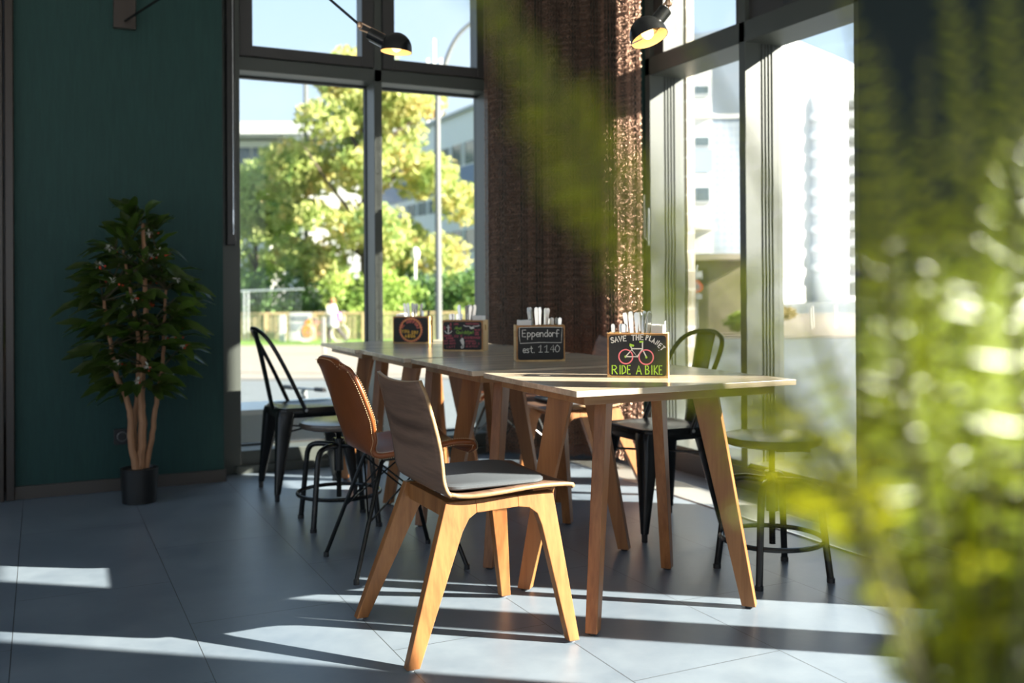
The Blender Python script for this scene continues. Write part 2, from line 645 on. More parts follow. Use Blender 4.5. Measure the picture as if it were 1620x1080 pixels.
# windows in the right facade
for k, (y0, y1) in enumerate(OPEN):
    lab = 'tall glazed bays beside the pier, right of the chain curtain' if k == 0 else None
    w = struct(thing('window_%d' % (k + 2), lab or 'tall side window beyond the pier', 'window'))
    del w['category']
    f = MB()
    ms = [y0 + 0.0, y1 - 0.05] + ([4.05] if k == 0 else [1.21] if k == 1 else [])
    for y in ms:
        f.span(NX, GX + 0.04, y, y + 0.05, 0.115, TOP)
        flutes(f, GX - 0.10, y, 0.12, TOP, -1)
    f.span(NX, GX + 0.04, y0, y1, 2.313, 2.42)
    if k == 2:
        f.span(NX, GX + 0.04, y0, y1, 2.42, 2.72)  # unseen deep rail, added to keep sun off the lower fern fronds
    f.span(NX + 0.02, GX + 0.04, y0, y1, 0.115, 0.14)
    f.obj('frame', FRAME, w, smooth=False, bevel=0.003)
    ms = sorted(ms)
    for a_, b_ in zip(ms, ms[1:]):
        MB().span(GX, GX + 0.012, a_ + 0.05, b_, 0.14, 2.313).obj('pane', GLAZE, w, smooth=False)
        MB().span(GX, GX + 0.012, a_ + 0.05, b_, 2.42, TOP).obj('pane', GLAZE, w, smooth=False)
    if k == 0:
        s = MB()
        for ya, yb, yl in ((3.30, 4.05, 3.80), (4.10, 4.93, 4.83)):
            s.span(NX + 0.03, NX + 0.13, ya, ya + 0.06, 2.42, TOP).span(NX + 0.03, NX + 0.13, yl, yb, 2.42, TOP)
            s.span(NX + 0.03, NX + 0.13, ya + .06, yl, 2.42, 2.435 if yl > 4 else 2.445).span(NX + 0.03, NX + 0.13, ya + .06, yl, TOP - 0.06, TOP)
        s.obj('sash', DARKFRAME, w, smooth=False, bevel=0.003)
        h = MB().span(NX - 0.012, NX, 4.935, 4.955, 1.30, 1.52).tube([(NX - 0.012, 4.945, 1.33), (NX - 0.03, 4.945, 1.34), (NX - 0.034, 4.945, 1.42), (NX - 0.034, 4.945, 1.60)], 0.006)
        h.obj('handle', P('satin_chrome', (0.6, 0.6, 0.58), 0.25, 1.0), w)

# white brick outer pier seen through the right window
def brick_material():
    mt, nt, out = newmat('white_brick')
    n, l = nt.nodes, nt.links
    b = n.new('ShaderNodeBsdfPrincipled')
    tc = n.new('ShaderNodeTexCoord')
    mp = n.new('ShaderNodeMapping')
    mp.inputs['Rotation'].default_value = (PI / 2, 0, 0)
    br = n.new('ShaderNodeTexBrick')
    br.inputs['Scale'].default_value = 1.0
    br.inputs['Brick Width'].default_value = 0.24
    br.inputs['Row Height'].default_value = 0.115
    br.inputs['Mortar Size'].default_value = 0.008
    br.inputs['Color1'].default_value = (0.42, 0.37, 0.30, 1)
    br.inputs['Color2'].default_value = (0.34, 0.30, 0.25, 1)
    br.inputs['Mortar'].default_value = (0.55, 0.52, 0.45, 1)
    l.new(tc.outputs['Object'], mp.inputs[0])
    l.new(mp.outputs[0], br.inputs['Vector'])
    l.new(br.outputs['Color'], b.inputs['Base Color'])
    b.inputs['Roughness'].default_value = 0.8
    l.new(b.outputs[0], out.inputs[0])
    return mt


struct(MB().span(3.565, 3.62, 4.95, 5.98, -0.95, 6.0).obj('trim_2', brick_material(), smooth=False), 'white brick return outside the right hand window')

# floor grille along both facades
ALU = P('grille_aluminium', (0.78, 0.77, 0.74), 0.32, 1.0)
gr = thing('floor_grille', 'ribbed metal heating grille set in the floor before the right windows', 'grille', (2.98, 0, 0.0))
MB().span(-0.11, -0.1, -3.4, 5.25, 0.0, 0.006).span(0.10, 0.11, -3.4, 5.25, 0.0, 0.006).obj('frame', ALU, gr, smooth=False)
s = MB()
y = 0.5
while y < 5.24:
    s.span(-0.1, 0.1, y, y + 0.007, 0.0005, 0.0055)
    y += 0.014
s.obj('slats', ALU, gr, smooth=False)

# ------------------------------------------------------------------ tables
OAKTOP = wood('oak_top', (0.36, 0.29, 0.21), (0.54, 0.44, 0.33), 'x', 0.9, 0.23, 0.9)
OAKLEG = wood('oak_leg', (0.185, 0.070, 0.022), (0.305, 0.130, 0.045), 'z', 1.0, 0.42)
OAKRAIL = wood('oak_rail', (0.215, 0.105, 0.045), (0.34, 0.18, 0.08), 'x', 1.0, 0.42)
BLACKPL = P('black_plastic', (0.015, 0.015, 0.016), 0.5)
BLACKMT = P('black_steel', (0.008, 0.0085, 0.0085), 0.27, 0.0, 0.42)


def make_table():
    t = thing('dining_table', '', 'table')
    MB().box((0, 0, 0.741), (0.80, 0.70, 0.018)).obj('tabletop', OAKTOP, t, smooth=False, bevel=0.0015)
    MB().box((0, 0, 0.717), (0.70, 0.61, 0.030)).obj('apron', OAKRAIL, t, smooth=False, bevel=0.002)
    for sx in (-1, 1):
        for sy in (-1, 1):
            e = Vector((sx, sy, 0)).normalized()
            n = Vector((-e.y, e.x, 0))
            T, F = Vector((sx * 0.192, sy * 0.143, 0.7019)), Vector((sx * 0.292, sy * 0.243, 0.007))

            def sec(c, w, th):
                return [c + e * w / 2 + n * th / 2, c - e * w / 2 + n * th / 2, c - e * w / 2 - n * th / 2, c + e * w / 2 - n * th / 2]
            lg = MB().hexa(sec(F, 0.045, 0.038), sec(T, 0.086, 0.038)).obj('leg', OAKLEG, t, smooth=False, bevel=0.0025)
            MB().lathe([(0.0, 0), (0.014, 0), (0.014, 0.009), (0, 0.009)], 12, (F.x, F.y, 0)).obj('glide', BLACKPL, lg)
    return t


tbl = make_table()
TC = [(1.804, 2.823, -0.024), (1.813, 3.602, -0.0233), (1.812, 4.339, -0.0247), (1.802, 5.047, -0.02)]
TL = ['oak dining table nearest the viewer, carrying the crate with the bicycle drawing',
      'second oak table of the row, carrying the crate lettered Eppendorf',
      'third oak table of the row, carrying the crate with the white seahorse drawing',
      'farthest oak table of the row, carrying the crate with the orange ring drawing']
for i, (x, y, a) in enumerate(TC):
    if i == 0:
        tbl.location, tbl.rotation_euler.z = (x, y, 0), a
        tbl['label'] = TL[0]
        tbl['group'] = 'oak tables in a row'
    else:
        place(tbl, (x, y, 0), a, TL[i], 'oak tables in a row')

# ------------------------------------------------------------------ plywood chair (faces local +x)
PLYFACE = wood('ply_face', (0.085, 0.047, 0.031), (0.200, 0.118, 0.080), 'y', 0.8, 0.46, 0.28)
PLYEDGE = wood('ply_edge', (0.26, 0.15, 0.07), (0.36, 0.22, 0.11), 'y', 1.4, 0.5)
CHLEG = wood('chair_leg', (0.195, 0.072, 0.021), (0.315, 0.130, 0.041), 'z', 1.1, 0.4)
PADMAT = P('pad_fabric', (0.062, 0.070, 0.080), 0.55, 0, 0.4, noise=(300, 0.3), bump=(500, 0.2))


def make_ply_chair():
    t = thing('plywood_chair', '', 'chair')
    prof = spline([(0.285, 0, 0.446), (0.255, 0, 0.454), (0.15, 0, 0.457), (0.03, 0, 0.450), (-0.06, 0, 0.446), (-0.115, 0, 0.455), (-0.145, 0, 0.49),
                   (-0.160, 0, 0.55), (-0.178, 0, 0.63), (-0.200, 0, 0.715), (-0.222, 0, 0.790)], 60)

    def shell(u, v):
        k = u * 59
        i = min(int(k), 58)
        p = prof[i].lerp(prof[i + 1], k - i)
        w = lerp1([0, .06, .3, .5, .62, .8, .94, 1], [.185, .212, .216, .204, .206, .212, .206, .188], u)
        q = 2 * v - 1
        y = q * w
        x, z = p.x, p.z
        if u > 0.5:
            g = min(1, (u - 0.5) / 0.25)
            x += 0.016 * g * q * q
            if u > .9:
                z += (-0.012 + 0.012 * q * q) * (u - .9) * 10
        else:
            z += 0.008 * q * q * (u > 0.05)
        return (x, y, z)
    MB().grid(shell, 60, 14).obj('shell', [PLYFACE, PLYEDGE], t, solid=0.011, rim=1)
    rear = [(-0.272, 0), (-0.234, 0), (-0.082, .352), (-0.060, .386), (-0.035, .401), (-0.035, .438), (-0.128, .438)]
    front = [(0.268, 0), (0.218, .439), (0.10, .4385), (0.10, .405), (0.135, .399), (0.160, .380), (0.172, .345), (0.234, 0)]
    rail = [(-0.035, .401), (0.10, .405), (0.10, .4385), (-0.035, .438)]
    for s in (-1, 1):
        def fn(u, v, d, s=s):
            return (u, s * (0.168 + 0.070 * (1 - v / .437) + d), v)
        for nm, poly in (('leg', rear), ('leg', front), ('side_rail', rail)):
            lo = MB().prism([(a, max(b, 0.006)) for a, b in poly], -0.016, 0.016, fn).obj(nm, CHLEG, t, smooth=False, bevel=0.0022)
            if nm == 'leg':
                fx = poly[0][0] * 0.5 + (poly[1][0] if poly is rear else poly[-1][0]) * 0.5
                MB().lathe([(0, 0), (.009, 0), (.009, .008), (0, .008)], 10, (fx, s * 0.237, 0)).obj('glide', P('clear_glide', (.5, .5, .5), .3), lo)
    MB().span(-0.118, -0.09, -0.156, 0.156, 0.385, 0.434).obj('rear_rail', CHLEG, t, smooth=False, bevel=0.002)
    MB().span(0.15, 0.18, -0.156, 0.156, 0.395, 0.434).obj('front_rail', CHLEG, t, smooth=False, bevel=0.002)
    return t


def make_pad():
    mb = MB()
    poly = rrect(0.33, 0.36, 0.05, 6)
    rings = []
    for k, (z, g) in enumerate(((0.0, -0.004), (0.004, 0.0), (0.011, 0.0), (0.0155, -0.006))):
        rings.append([mb.bm.verts.new((x * (1 + g / .18), y * (1 + g / .18), z)) for x, y in poly])
    for A, B in zip(rings, rings[1:]):
        for j in range(len(poly)):
            q = (j + 1) % len(poly)
            mb._f([A[j], A[q], B[q], B[j]])
    mb._f(rings[-1])
    mb._f(list(reversed(rings[0])))
    return mb.obj('seat_cushion', PADMAT)


pc = make_ply_chair()
pc.location = (1.17, 2.80, 0)
tag(pc, 'plywood shell chair with oak legs standing alone nearest the viewer', 'chair', 'plywood chairs')
pad = make_pad()
tag(pad, 'dark grey seat pad lying on the nearest plywood chair', 'seat cushion', 'seat pads')
pad.location = (1.17 + 0.040, 2.80, 0.4670)
place(pc, (2.53, 4.45, 0), PI - .06, 'plywood shell chair half hidden behind the table with the bicycle crate', 'plywood chairs')
p2 = dup(pad)
p2.location, p2.rotation_euler.z = (2.53 - 0.040, 4.452, 0.4670), PI - .06
tag(p2, 'dark blue grey seat pad on the plywood chair behind the tables', 'seat cushion', 'seat pads')

# ------------------------------------------------------------------ leather chair on wire base (faces +x)
LEATHER = P('tan_leather', (0.205, 0.055, 0.012), 0.36, 0, 0.45, noise=(14, 0.22), bump=(160, 0.25))
THREAD = P('cream_thread', (0.72, 0.52, 0.30), 0.7)


def make_leather_chair():
    t = thing('leather_chair', '', 'chair')
    prof = spline([(0.262, 0, 0.420), (0.250, 0, 0.442), (0.17, 0, 0.452), (0.05, 0, 0.438), (-0.07, 0, 0.432), (-0.13, 0, 0.448), (-0.165, 0, 0.495),
                   (-0.188, 0, 0.57), (-0.210, 0, 0.66), (-0.235, 0, 0.745), (-0.262, 0, 0.800)], 64)

    def shell(u, v):
        k = u * 63
        i = min(int(k), 62)
        p = prof[i].lerp(prof[i + 1], k - i)
        w = lerp1([0, .05, .14, .3, .44, .54, .62, .72, .82, .92, 1], [.135, .185, .212, .222, .200, .176, .206, .238, .236, .216, .165], u)
        q = 2 * v - 1
        y = q * w
        x, z = p.x, p.z
        gs = max(0, min(1, (0.5 - u) / 0.15)) * min(1, u / .1)
        z += 0.030 * gs * abs(q) ** 2.4
        gb = max(0, min(1, (u - .5) / .12)) * max(0.12, min(1, (1.02 - u) / .3))
        x += 0.036 * gb * abs(q) ** 2.6
        if u > .93:
            z -= 0.034 * q ** 4 * (u - .93) / .07
        return (x, y, z)
    sh = MB().grid(shell, 44, 14).obj('shell', LEATHER, t, solid=0.022, sub=1)
    st = MB()
    per = []
    for i in range(0, 231):
        per.append((i / 230, 0.018))
    for i in range(1, 40):
        per.append((0.992, 0.018 + .964 * i / 40))
    for i in range(230, -1, -1):
        per.append((i / 230, 0.982))
    for k in range(0, len(per) - 1, 2):
        a, b = Vector(shell(*per[k])), Vector(shell(*per[k + 1]))
        u_, v_ = per[k]
        du = Vector(shell(min(1, u_ + .01), v_)) - Vector(shell(max(0, u_ - .01), v_))
        dv = Vector(shell(u_, min(1, v_ + .01))) - Vector(shell(u_, max(0, v_ - .01)))
        nn = du.cross(dv).normalized() * 0.0115
        for s in (1, -1):
            st.tube([a + nn * s, a.lerp(b, .7) + nn * s], 0.0012, 4)
    st.obj('stitching', THREAD, sh)
    for sx in (-1, 1):
        for sy in (-1, 1):
            l_ = MB().tube([(sx * .213, sy * .205, 0.012), (sx * .085, sy * .105, .405), (sx * .06, sy * .085, .422)], 0.0085, 8).obj('leg', BLACKMT, t)
            MB().lathe([(0, 0), (.011, 0), (.0105, .018), (0, .018)], 10, (sx * .213, sy * .205, 0)).obj('glide', BLACKPL, l_)
    w = MB()
    P4 = [(-1, -1), (1, -1), (1, 1), (-1, 1)]

    def at(s, z):
        f = (z - .012) / (.405 - .012)
        return Vector((s[0] * (.213 + (.085 - .213) * f), s[1] * (.205 + (.105 - .205) * f), z))
    for i in range(4):
        a, b = P4[i], P4[(i + 1) % 4]
        w.tube([at(a, .20), at(b, .40)], 0.0035, 6).tube([at(b, .20), at(a, .40)], 0.0035, 6)
    w.obj('wire_bracing', BLACKMT, t)
    MB().box((0, 0, .418), (.16, .22, .012)).obj('mounting_plate', BLACKMT, t, smooth=False, bevel=.002)
    return t


lc = make_leather_chair()
lc.location = (1.222, 3.60, 0)
tag(lc, 'tan leather shell chair on black wire legs behind the nearest plywood chair', 'chair', 'tan leather chairs')
place(lc, (2.41, 5.07, 0), PI + 0.05, 'tan leather chair mostly hidden behind the farthest table', 'tan leather chairs')

# ------------------------------------------------------------------ black metal bistro chair (faces +x)


def make_metal_chair():
    t = thing('metal_chair', '', 'chair')
    mb = MB()
    n = 40

    def ring(w, d, r, z):
        return [(x, y, z) for x, y in rrect(w, d, r, 6)]
    lv = [(.372, .372, .06, .405), (.360, .360, .055, .445), (.345, .345, .05, .452), (.31, .31, .045, .452), (.29, .29, .04, .447), (.05, .05, .02, .443)]
    rs = [[mb.bm.verts.new(p) for p in ring(*q)] for q in lv]
    for A, B in zip(rs, rs[1:]):
        for j in range(len(A)):
            q = (j + 1) % len(A)
            mb._f([A[j], A[q], B[q], B[j]])
    mb._f(rs[-1])
    mb.obj('seat', BLACKMT, t, solid=0.002)
    for sx in (-1, 1):
        for sy in (-1, 1):
            def sec(cx, cy, w, z, r):
                return [(cx + x, cy + y, z) for x, y in rrect(w, w, r, 3)]
            lg = MB()
            a = [lg.bm.verts.new(p) for p in sec(sx * .198, sy * .197, .030, .034, .010)]
            b = [lg.bm.verts.new(p) for p in sec(sx * .150, sy * .150, .086, .407, .02)]
            c_ = [lg.bm.verts.new(p) for p in sec(sx * .142, sy * .142, .086, .437, .02)]
            for A, B in ((a, b), (b, c_)):
                for j in range(len(A)):
                    q = (j + 1) % len(A)
                    lg._f([A[j], A[q], B[q], B[j]])
            lg._f(list(reversed(a)))
            lg._f(c_)
            lo = lg.obj('leg', BLACKMT, t)
            MB().lathe([(0, 0), (.012, 0), (.013, .036), (0, .036)], 12, (sx * .199, sy * .198, 0)).obj('rubber_foot', BLACKPL, lo)
    MB().tube([(-.165, -.165, .33), (.165, .165, .33)], .005, 6).tube([(-.165, .165, .335), (.165, -.165, .335)], .005, 6).obj('cross_brace', BLACKMT, t)
    hoop = [(-.045, -.186, .425), (-.07, -.185, .48), (-.14, -.180, .63), (-.205, -.172, .755), (-.245, -.14, .818), (-.268, -.07, .846), (-.273, 0, .851)]
    hoop = hoop + [(x, -y, z) for x, y, z in reversed(hoop[:-1])]
    bk = MB().tube(spline(hoop, 48), .0105, 10).obj('back_hoop', BLACKMT, t)
    for s in (-1, 1):
        MB().lathe([(0, 0), (.008, 0), (.007, .004), (0, .005)], 10, (-.05, s * .197, .44), Matrix.Rotation(-s * PI / 2, 4, 'X')).obj('rivet', P('steel_rivet', (.6, .6, .6), .3, 1.0), bk)
    sp = spline([(-.178, 0, .428), (-.186, 0, .47), (-.212, 0, .60), (-.242, 0, .74), (-.268, 0, .845)], 16)
    MB().grid(lambda u, v: (sp[round(u * 15)].x - .006 * math.cos((2 * v - 1) * PI / 2), (2 * v - 1) * (.048 + .018 * u), sp[round(u * 15)].z), 15, 8).obj('back_slat', BLACKMT, t, solid=.003)
    return t


mc = make_metal_chair()
mc.location = (1.252, 5.09, 0)
tag(mc, 'black metal bistro chair beside the left window, its back towards the teal wall', 'chair', 'black metal chairs')
place(mc, (2.44, 3.62, 0), PI, 'black metal bistro chair with its back to the right windows', 'black metal chairs')

# ------------------------------------------------------------------ swivel stool
STOOLTOP = wood('stool_top', (0.05, 0.036, 0.028), (0.10, 0.075, 0.058), 'x', 0.8, 0.24, 0.6)


def make_stool(zs):
    t = thing('swivel_stool', '', 'stool')
    MB().lathe([(0, zs - .032), (.158, zs - .032), (.172, zs - .026), (.176, zs - .012), (.172, zs - .002), (.165, zs), (0, zs)], 40).obj('seat', STOOLTOP, t)
    MB().lathe([(0, zs - .044), (.09, zs - .044), (.10, zs - .033), (0, zs - .033)], 24).obj('seat_plate', BLACKMT, t)
    zh = 0.335
    MB().lathe([(0, zh - .10), (.021, zh - .10), (.021, zh + .03), (.026, zh + .03), (.026, zh + .045), (0, zh + .045)], 16).obj('hub', BLACKMT, t)
    prof = [(0, .115)]
    z = .115
    while z < zs - .045:
        prof += [(.0125, z), (.0100, z + .0035)]
        z += .007
    prof.append((0, zs - .044))
    MB().lathe(prof, 12).obj('screw', BLACKMT, t)
    lv = MB().tube([(.02, 0, zs - .06), (.135, -.02, zs - .062)], .0045, 8).lathe([(0, -.009), (.007, -.006), (.009, 0), (.007, .006), (0, .009)], 10, (.14, -.021, zs - .062))
    lv.obj('lever', BLACKMT, t)
    for k in range(4):
        a = PI / 4 + k * PI / 2
        c, s = math.cos(a), math.sin(a)
        pts = [(.020, zh + .012), (.10, zh + .014), (.145, zh + .004), (.165, zh - .022), (.172, zh - .06), (.188, .14), (.204, .012)]
        pts = spline([(r * c, r * s, z) for r, z in pts], 26)
        lo = MB().tube(pts, .0125, 10).obj('leg', BLACKMT, t)
        MB().lathe([(0, 0), (.0145, 0), (.0145, .016), (0, .016)], 12, (.205 * c, .205 * s, 0)).obj('rubber_foot', BLACKPL, lo)
    MB().tube([(.183 * math.cos(2 * PI * k / 48), .183 * math.sin(2 * PI * k / 48), .137) for k in range(48)], .009, 8, closed=True).obj('foot_ring', BLACKMT, t)
    return t


st1 = make_stool(0.458)
st1.location, st1.rotation_euler.z = (1.211, 4.338, 0), math.radians(-3)
tag(st1, 'black swivel stool with dark round seat between tan chair and bistro chair', 'stool', 'black swivel stools')
st2 = make_stool(0.510)
st2.location, st2.rotation_euler.z = (2.40, 2.824, 0), math.radians(-8)
tag(st2, 'black swivel stool standing alone at the right end of the nearest table', 'stool', 'black swivel stools')

# ------------------------------------------------------------------ chalk lettering: strokes drawn on a unit board
FONT = {
    'A': [[(0, 0), (.3, 1), (.6, 0)], [(.1, .35), (.5, .35)]],
    'B': [[(.05, 0), (.05, 1), (.4, .95), (.5, .75), (.35, .55), (.05, .53)], [(.35, .53), (.58, .35), (.5, .05), (.05, 0)]],
    'C': [[(.58, .85), (.35, 1), (.1, .75), (.05, .4), (.2, .05), (.5, .05), (.6, .2)]],
    'D': [[(.05, 0), (.05, 1), (.35, .95), (.6, .6), (.5, .2), (.05, 0)]],
    'E': [[(.55, 1), (.05, 1), (.05, 0), (.55, 0)], [(.05, .52), (.45, .52)]],
    'G': [[(.58, .85), (.3, 1), (.05, .55), (.2, .05), (.55, .08), (.58, .45), (.35, .45)]],
    'H': [[(.05, 0), (.05, 1)], [(.55, 0), (.55, 1)], [(.05, .5), (.55, .5)]],
    'I': [[(.1, 0), (.1, 1)]],
    'K': [[(.05, 0), (.05, 1)], [(.55, 1), (.08, .45), (.6, 0)]],
    'L': [[(.05, 1), (.05, 0), (.5, 0)]],
    'M': [[(0, 0), (.08, 1), (.32, .35), (.56, 1), (.64, 0)]],
    'N': [[(.05, 0), (.05, 1), (.55, 0), (.55, 1)]],
    'O': [[(.3, 1), (.05, .7), (.05, .3), (.3, 0), (.55, .3), (.55, .7), (.3, 1)]],
    'P': [[(.05, 0), (.05, 1), (.4, .97), (.55, .75), (.4, .5), (.05, .47)]],
    'Q': [[(.3, 1), (.05, .7), (.05, .3), (.3, 0), (.6, .3), (.6, .7), (.3, 1)], [(.4, .25), (.7, -.05)]],
    'R': [[(.05, 0), (.05, 1), (.4, .97), (.55, .75), (.4, .52), (.05, .47)], [(.25, .48), (.6, 0)]],
    'S': [[(.55, .88), (.3, 1), (.08, .8), (.2, .55), (.48, .42), (.56, .18), (.3, 0), (.02, .1)]],
    'T': [[(0, 1), (.6, 1)], [(.3, 1), (.3, 0)]],
    'U': [[(.05, 1), (.05, .25), (.3, 0), (.55, .25), (.55, 1)]],
    'V': [[(0, 1), (.3, 0), (.6, 1)]],
    'W': [[(0, 1), (.15, 0), (.32, .6), (.5, 0), (.65, 1)]],
    'Y': [[(0, 1), (.3, .5), (.6, 1)], [(.3, .5), (.3, 0)]],
    'd': [[(.45, .5), (.25, .6), (.05, .3), (.2, 0), (.45, .15)], [(.45, 1), (.45, 0)]],
    'e': [[(.05, .3), (.45, .33), (.4, .55), (.2, .6), (.05, .3), (.2, 0), (.45, .1)]],
    'f': [[(.5, .95), (.32, 1), (.22, .8), (.22, -.05)], [(.05, .45), (.45, .45)]],
    'h': [[(.05, 1), (.05, 0)], [(.05, .4), (.25, .6), (.4, .45), (.4, 0)]],
    'i': [[(.1, .6), (.1, 0)], [(.1, .8), (.11, .84)]],
    'j': [[(.25, .6), (.25, -.25), (.05, -.35)], [(.25, .8), (.26, .84)]],
    'n': [[(.05, .6), (.05, 0)], [(.05, .4), (.25, .6), (.42, .45), (.42, 0)]],
    'o': [[(.25, .6), (.05, .3), (.25, 0), (.45, .3), (.25, .6)]],
    'p': [[(.05, .6), (.05, -.4)], [(.05, .45), (.25, .6), (.45, .3), (.25, 0), (.05, .12)]],
    'r': [[(.05, .6), (.05, 0)], [(.05, .4), (.2, .58), (.38, .55)]],
    's': [[(.42, .52), (.2, .6), (.08, .45), (.38, .2), (.3, 0), (.02, .05)]],
    't': [[(.22, .95), (.22, .1), (.4, 0)], [(.02, .65), (.42, .65)]],
    'u': [[(.05, .6), (.05, .15), (.25, 0), (.42, .2)], [(.42, .6), (.42, 0)]],
    '1': [[(.05, .7), (.35, 1), (.3, 0)], [(.1, 0), (.55, 0)]],
    '4': [[(.4, 0), (.4, 1), (.02, .35), (.6, .35)]],
    '0': [[(.3, 1), (.05, .6), (.15, .05), (.45, .1), (.58, .6), (.3, 1)]],
    '.': [[(.08, .0), (.1, .05)]],
    '!': [[(.12, 1), (.1, .3)], [(.1, .05), (.1, .1)]],
}


class Chalk:
    """flat chalk marks on a board of size w x h; u right, v up in 0..1; built on local plane y = -d"""

    def __init__(self, w, h, y0):
        self.w, self.h, self.y0 = w, h, y0
        self.mb = MB()

    def pt(self, u, v, d):
        return Vector(((u - .5) * self.w, self.y0 - d, (v - .5) * self.h))

    def line(self, pts, wd, closed=False):
        q = [Vector(((u - .5) * self.w, (v - .5) * self.h)) for u, v in pts]
        k = len(q)
        L, R = [], []
        for i in range(k):
            a = q[i - 1] if (i > 0 or closed) else q[i]
            b = q[(i + 1) % k] if (i < k - 1 or closed) else q[i]
            t = (b - a)
            t = t.normalized() if t.length > 1e-9 else Vector((1, 0))
            n = Vector((-t.y, t.x)) * wd / 2
            e = Vector((0, 0))
            if not closed and i == 0:
                e = -t * wd * .4
            if not closed and i == k - 1:
                e = t * wd * .4
            L.append(q[i] + n + e)
            R.append(q[i] - n + e)
        for i in range(k if closed else k - 1):
            j = (i + 1) % k
            bot = [Vector((p.x, self.y0, p.y)) for p in (L[i], L[j], R[j], R[i])]
            top = [p + Vector((0, -.0006, 0)) for p in bot]
            self.mb.hexa(bot, top)
        return self

    def poly(self, pts):
        bot = [self.pt(u, v, 0) for u, v in pts]
        top = [self.pt(u, v, .0006) for u, v in pts]
        self.mb.hexa(bot, top)
        return self

    def char(self, ch, u, v, hh, wd, ang=0.0, wide=1.0):
        ca, sa = math.cos(ang), math.sin(ang)
        asp = self.h / self.w
        for st in FONT.get(ch, []):
            sm = st if len(st) < 4 else [(p.x, p.y) for p in spline([(a, b, 0) for a, b in st], 4 * len(st))] if ch in 'CGOQSUedhnopsu0jf' else st
            self.line([(u + (a * wide * ca - b * sa) * hh * asp, v + (a * wide * sa + b * ca) * hh) for a, b in sm], wd)

    def text(self, s, u, v, hh, wd, adv, wide=1.0, ang=0.0):
        for ch in s:
            self.char(ch, u, v, hh, wd, ang, wide)
            a = adv * {'I': .45, 'i': .5, '.': .5, ' ': .7, '!': .5, 'j': .7, 'f': .8, 't': .85, 'r': .85}.get(ch, 1.0)
            u += a * math.cos(ang)
            v += a * math.sin(ang) * self.w / self.h
        return self

    def obj(self, name, mat, parent):
        return self.mb.obj(name, mat, parent, smooth=False)


CRATEWOOD = wood('crate_ply', (0.50, 0.31, 0.12), (0.68, 0.46, 0.21), 'z', 0.8, 0.5)
CRATEEDGE = wood('crate_edge', (0.26, 0.11, 0.035), (0.46, 0.22, 0.07), 'x', 1.2, 0.55)
BOARD = P('blackboard', (0.016, 0.015, 0.015), 0.5, 0, 0.35, noise=(25, 0.3))
WHITE_C = P('chalk_white', (0.72, 0.69, 0.64), 0.85)
PINK_C = P('chalk_pink', (0.85, 0.20, 0.24), 0.85)
RED_C = P('chalk_red', (0.50, 0.09, 0.12), 0.85)
GREEN_C = P('chalk_green', (0.42, 0.70, 0.06), 0.85)
DGREEN_C = P('chalk_olive', (0.26, 0.46, 0.06), 0.85)
ORANGE_C = P('chalk_orange', (1.0, 0.42, 0.14), 0.85)
YELLOW_C = P('chalk_yellow', (1.0, 0.58, 0.08), 0.85)
CW, CH, CD = 0.200, 0.147, 0.105
BW, BH = 0.188, 0.134


def make_crate():
    """front faces local -y, base at z = 0"""
    t = thing('cutlery_crate', '', 'crate')
    b = MB()
    b.span(-CW / 2, CW / 2, -CD / 2, CD / 2, 0, .008)
    b.span(-CW / 2, CW / 2, CD / 2 - .008, CD / 2, .008, CH)
    for s in (-1, 1):                                  # ends with a slot to hold
        x0, x1 = (s * CW / 2, s * (CW / 2 - .008))
        x0, x1 = min(x0, x1), max(x0, x1)
        y0, y1 = -CD / 2 + .008, CD / 2 - .008
        b.span(x0, x1, y0, y1, .008, .098).span(x0, x1, y0, y1, .124, CH)
        b.span(x0, x1, y0, -.017, .098, .124).span(x0, x1, .017, y1, .098, .124)
    for x in (-.03, .035):
        b.span(x - .003, x + .003, -CD / 2 + .008, CD / 2 - .008, .008, CH - .012)
    b.obj('body', CRATEWOOD, t, smooth=False)
    MB().span(-CW / 2, CW / 2, -CD / 2, -CD / 2 + .008, .008, CH).obj('front_panel', CRATEEDGE, t, smooth=False, bevel=.001)
    bd = MB().prism(rrect(BW, BH, .010, 5), -CD / 2 - .0015, -CD / 2, lambda u, v, d: (u, d, v + CH / 2)).obj('chalkboard', BOARD, t, smooth=False)
    return t, bd


def board(c):
    k = Chalk(BW, BH, 0)
    k.y0 = -CD / 2 - .0015
    k.off = CH / 2
    return k


def chalk_obj(k, name, mat, bd):
    for v in k.mb.bm.verts:
        v.co.z += CH / 2
    return k.obj(name, mat, bd)


CRATES = []


def crate(fl, ang, label, draw):
    t, bd = make_crate()
    d = Vector((math.cos(ang), math.sin(ang), 0))
    n = Vector((-math.sin(ang), math.cos(ang), 0))
    t.location = Vector((*fl, .7501)) + d * CW / 2 + n * CD / 2
    t.rotation_euler.z = ang
    tag(t, label, 'crate', 'chalkboard cutlery crates')
    draw(bd)
    CRATES.append(t)
    return t


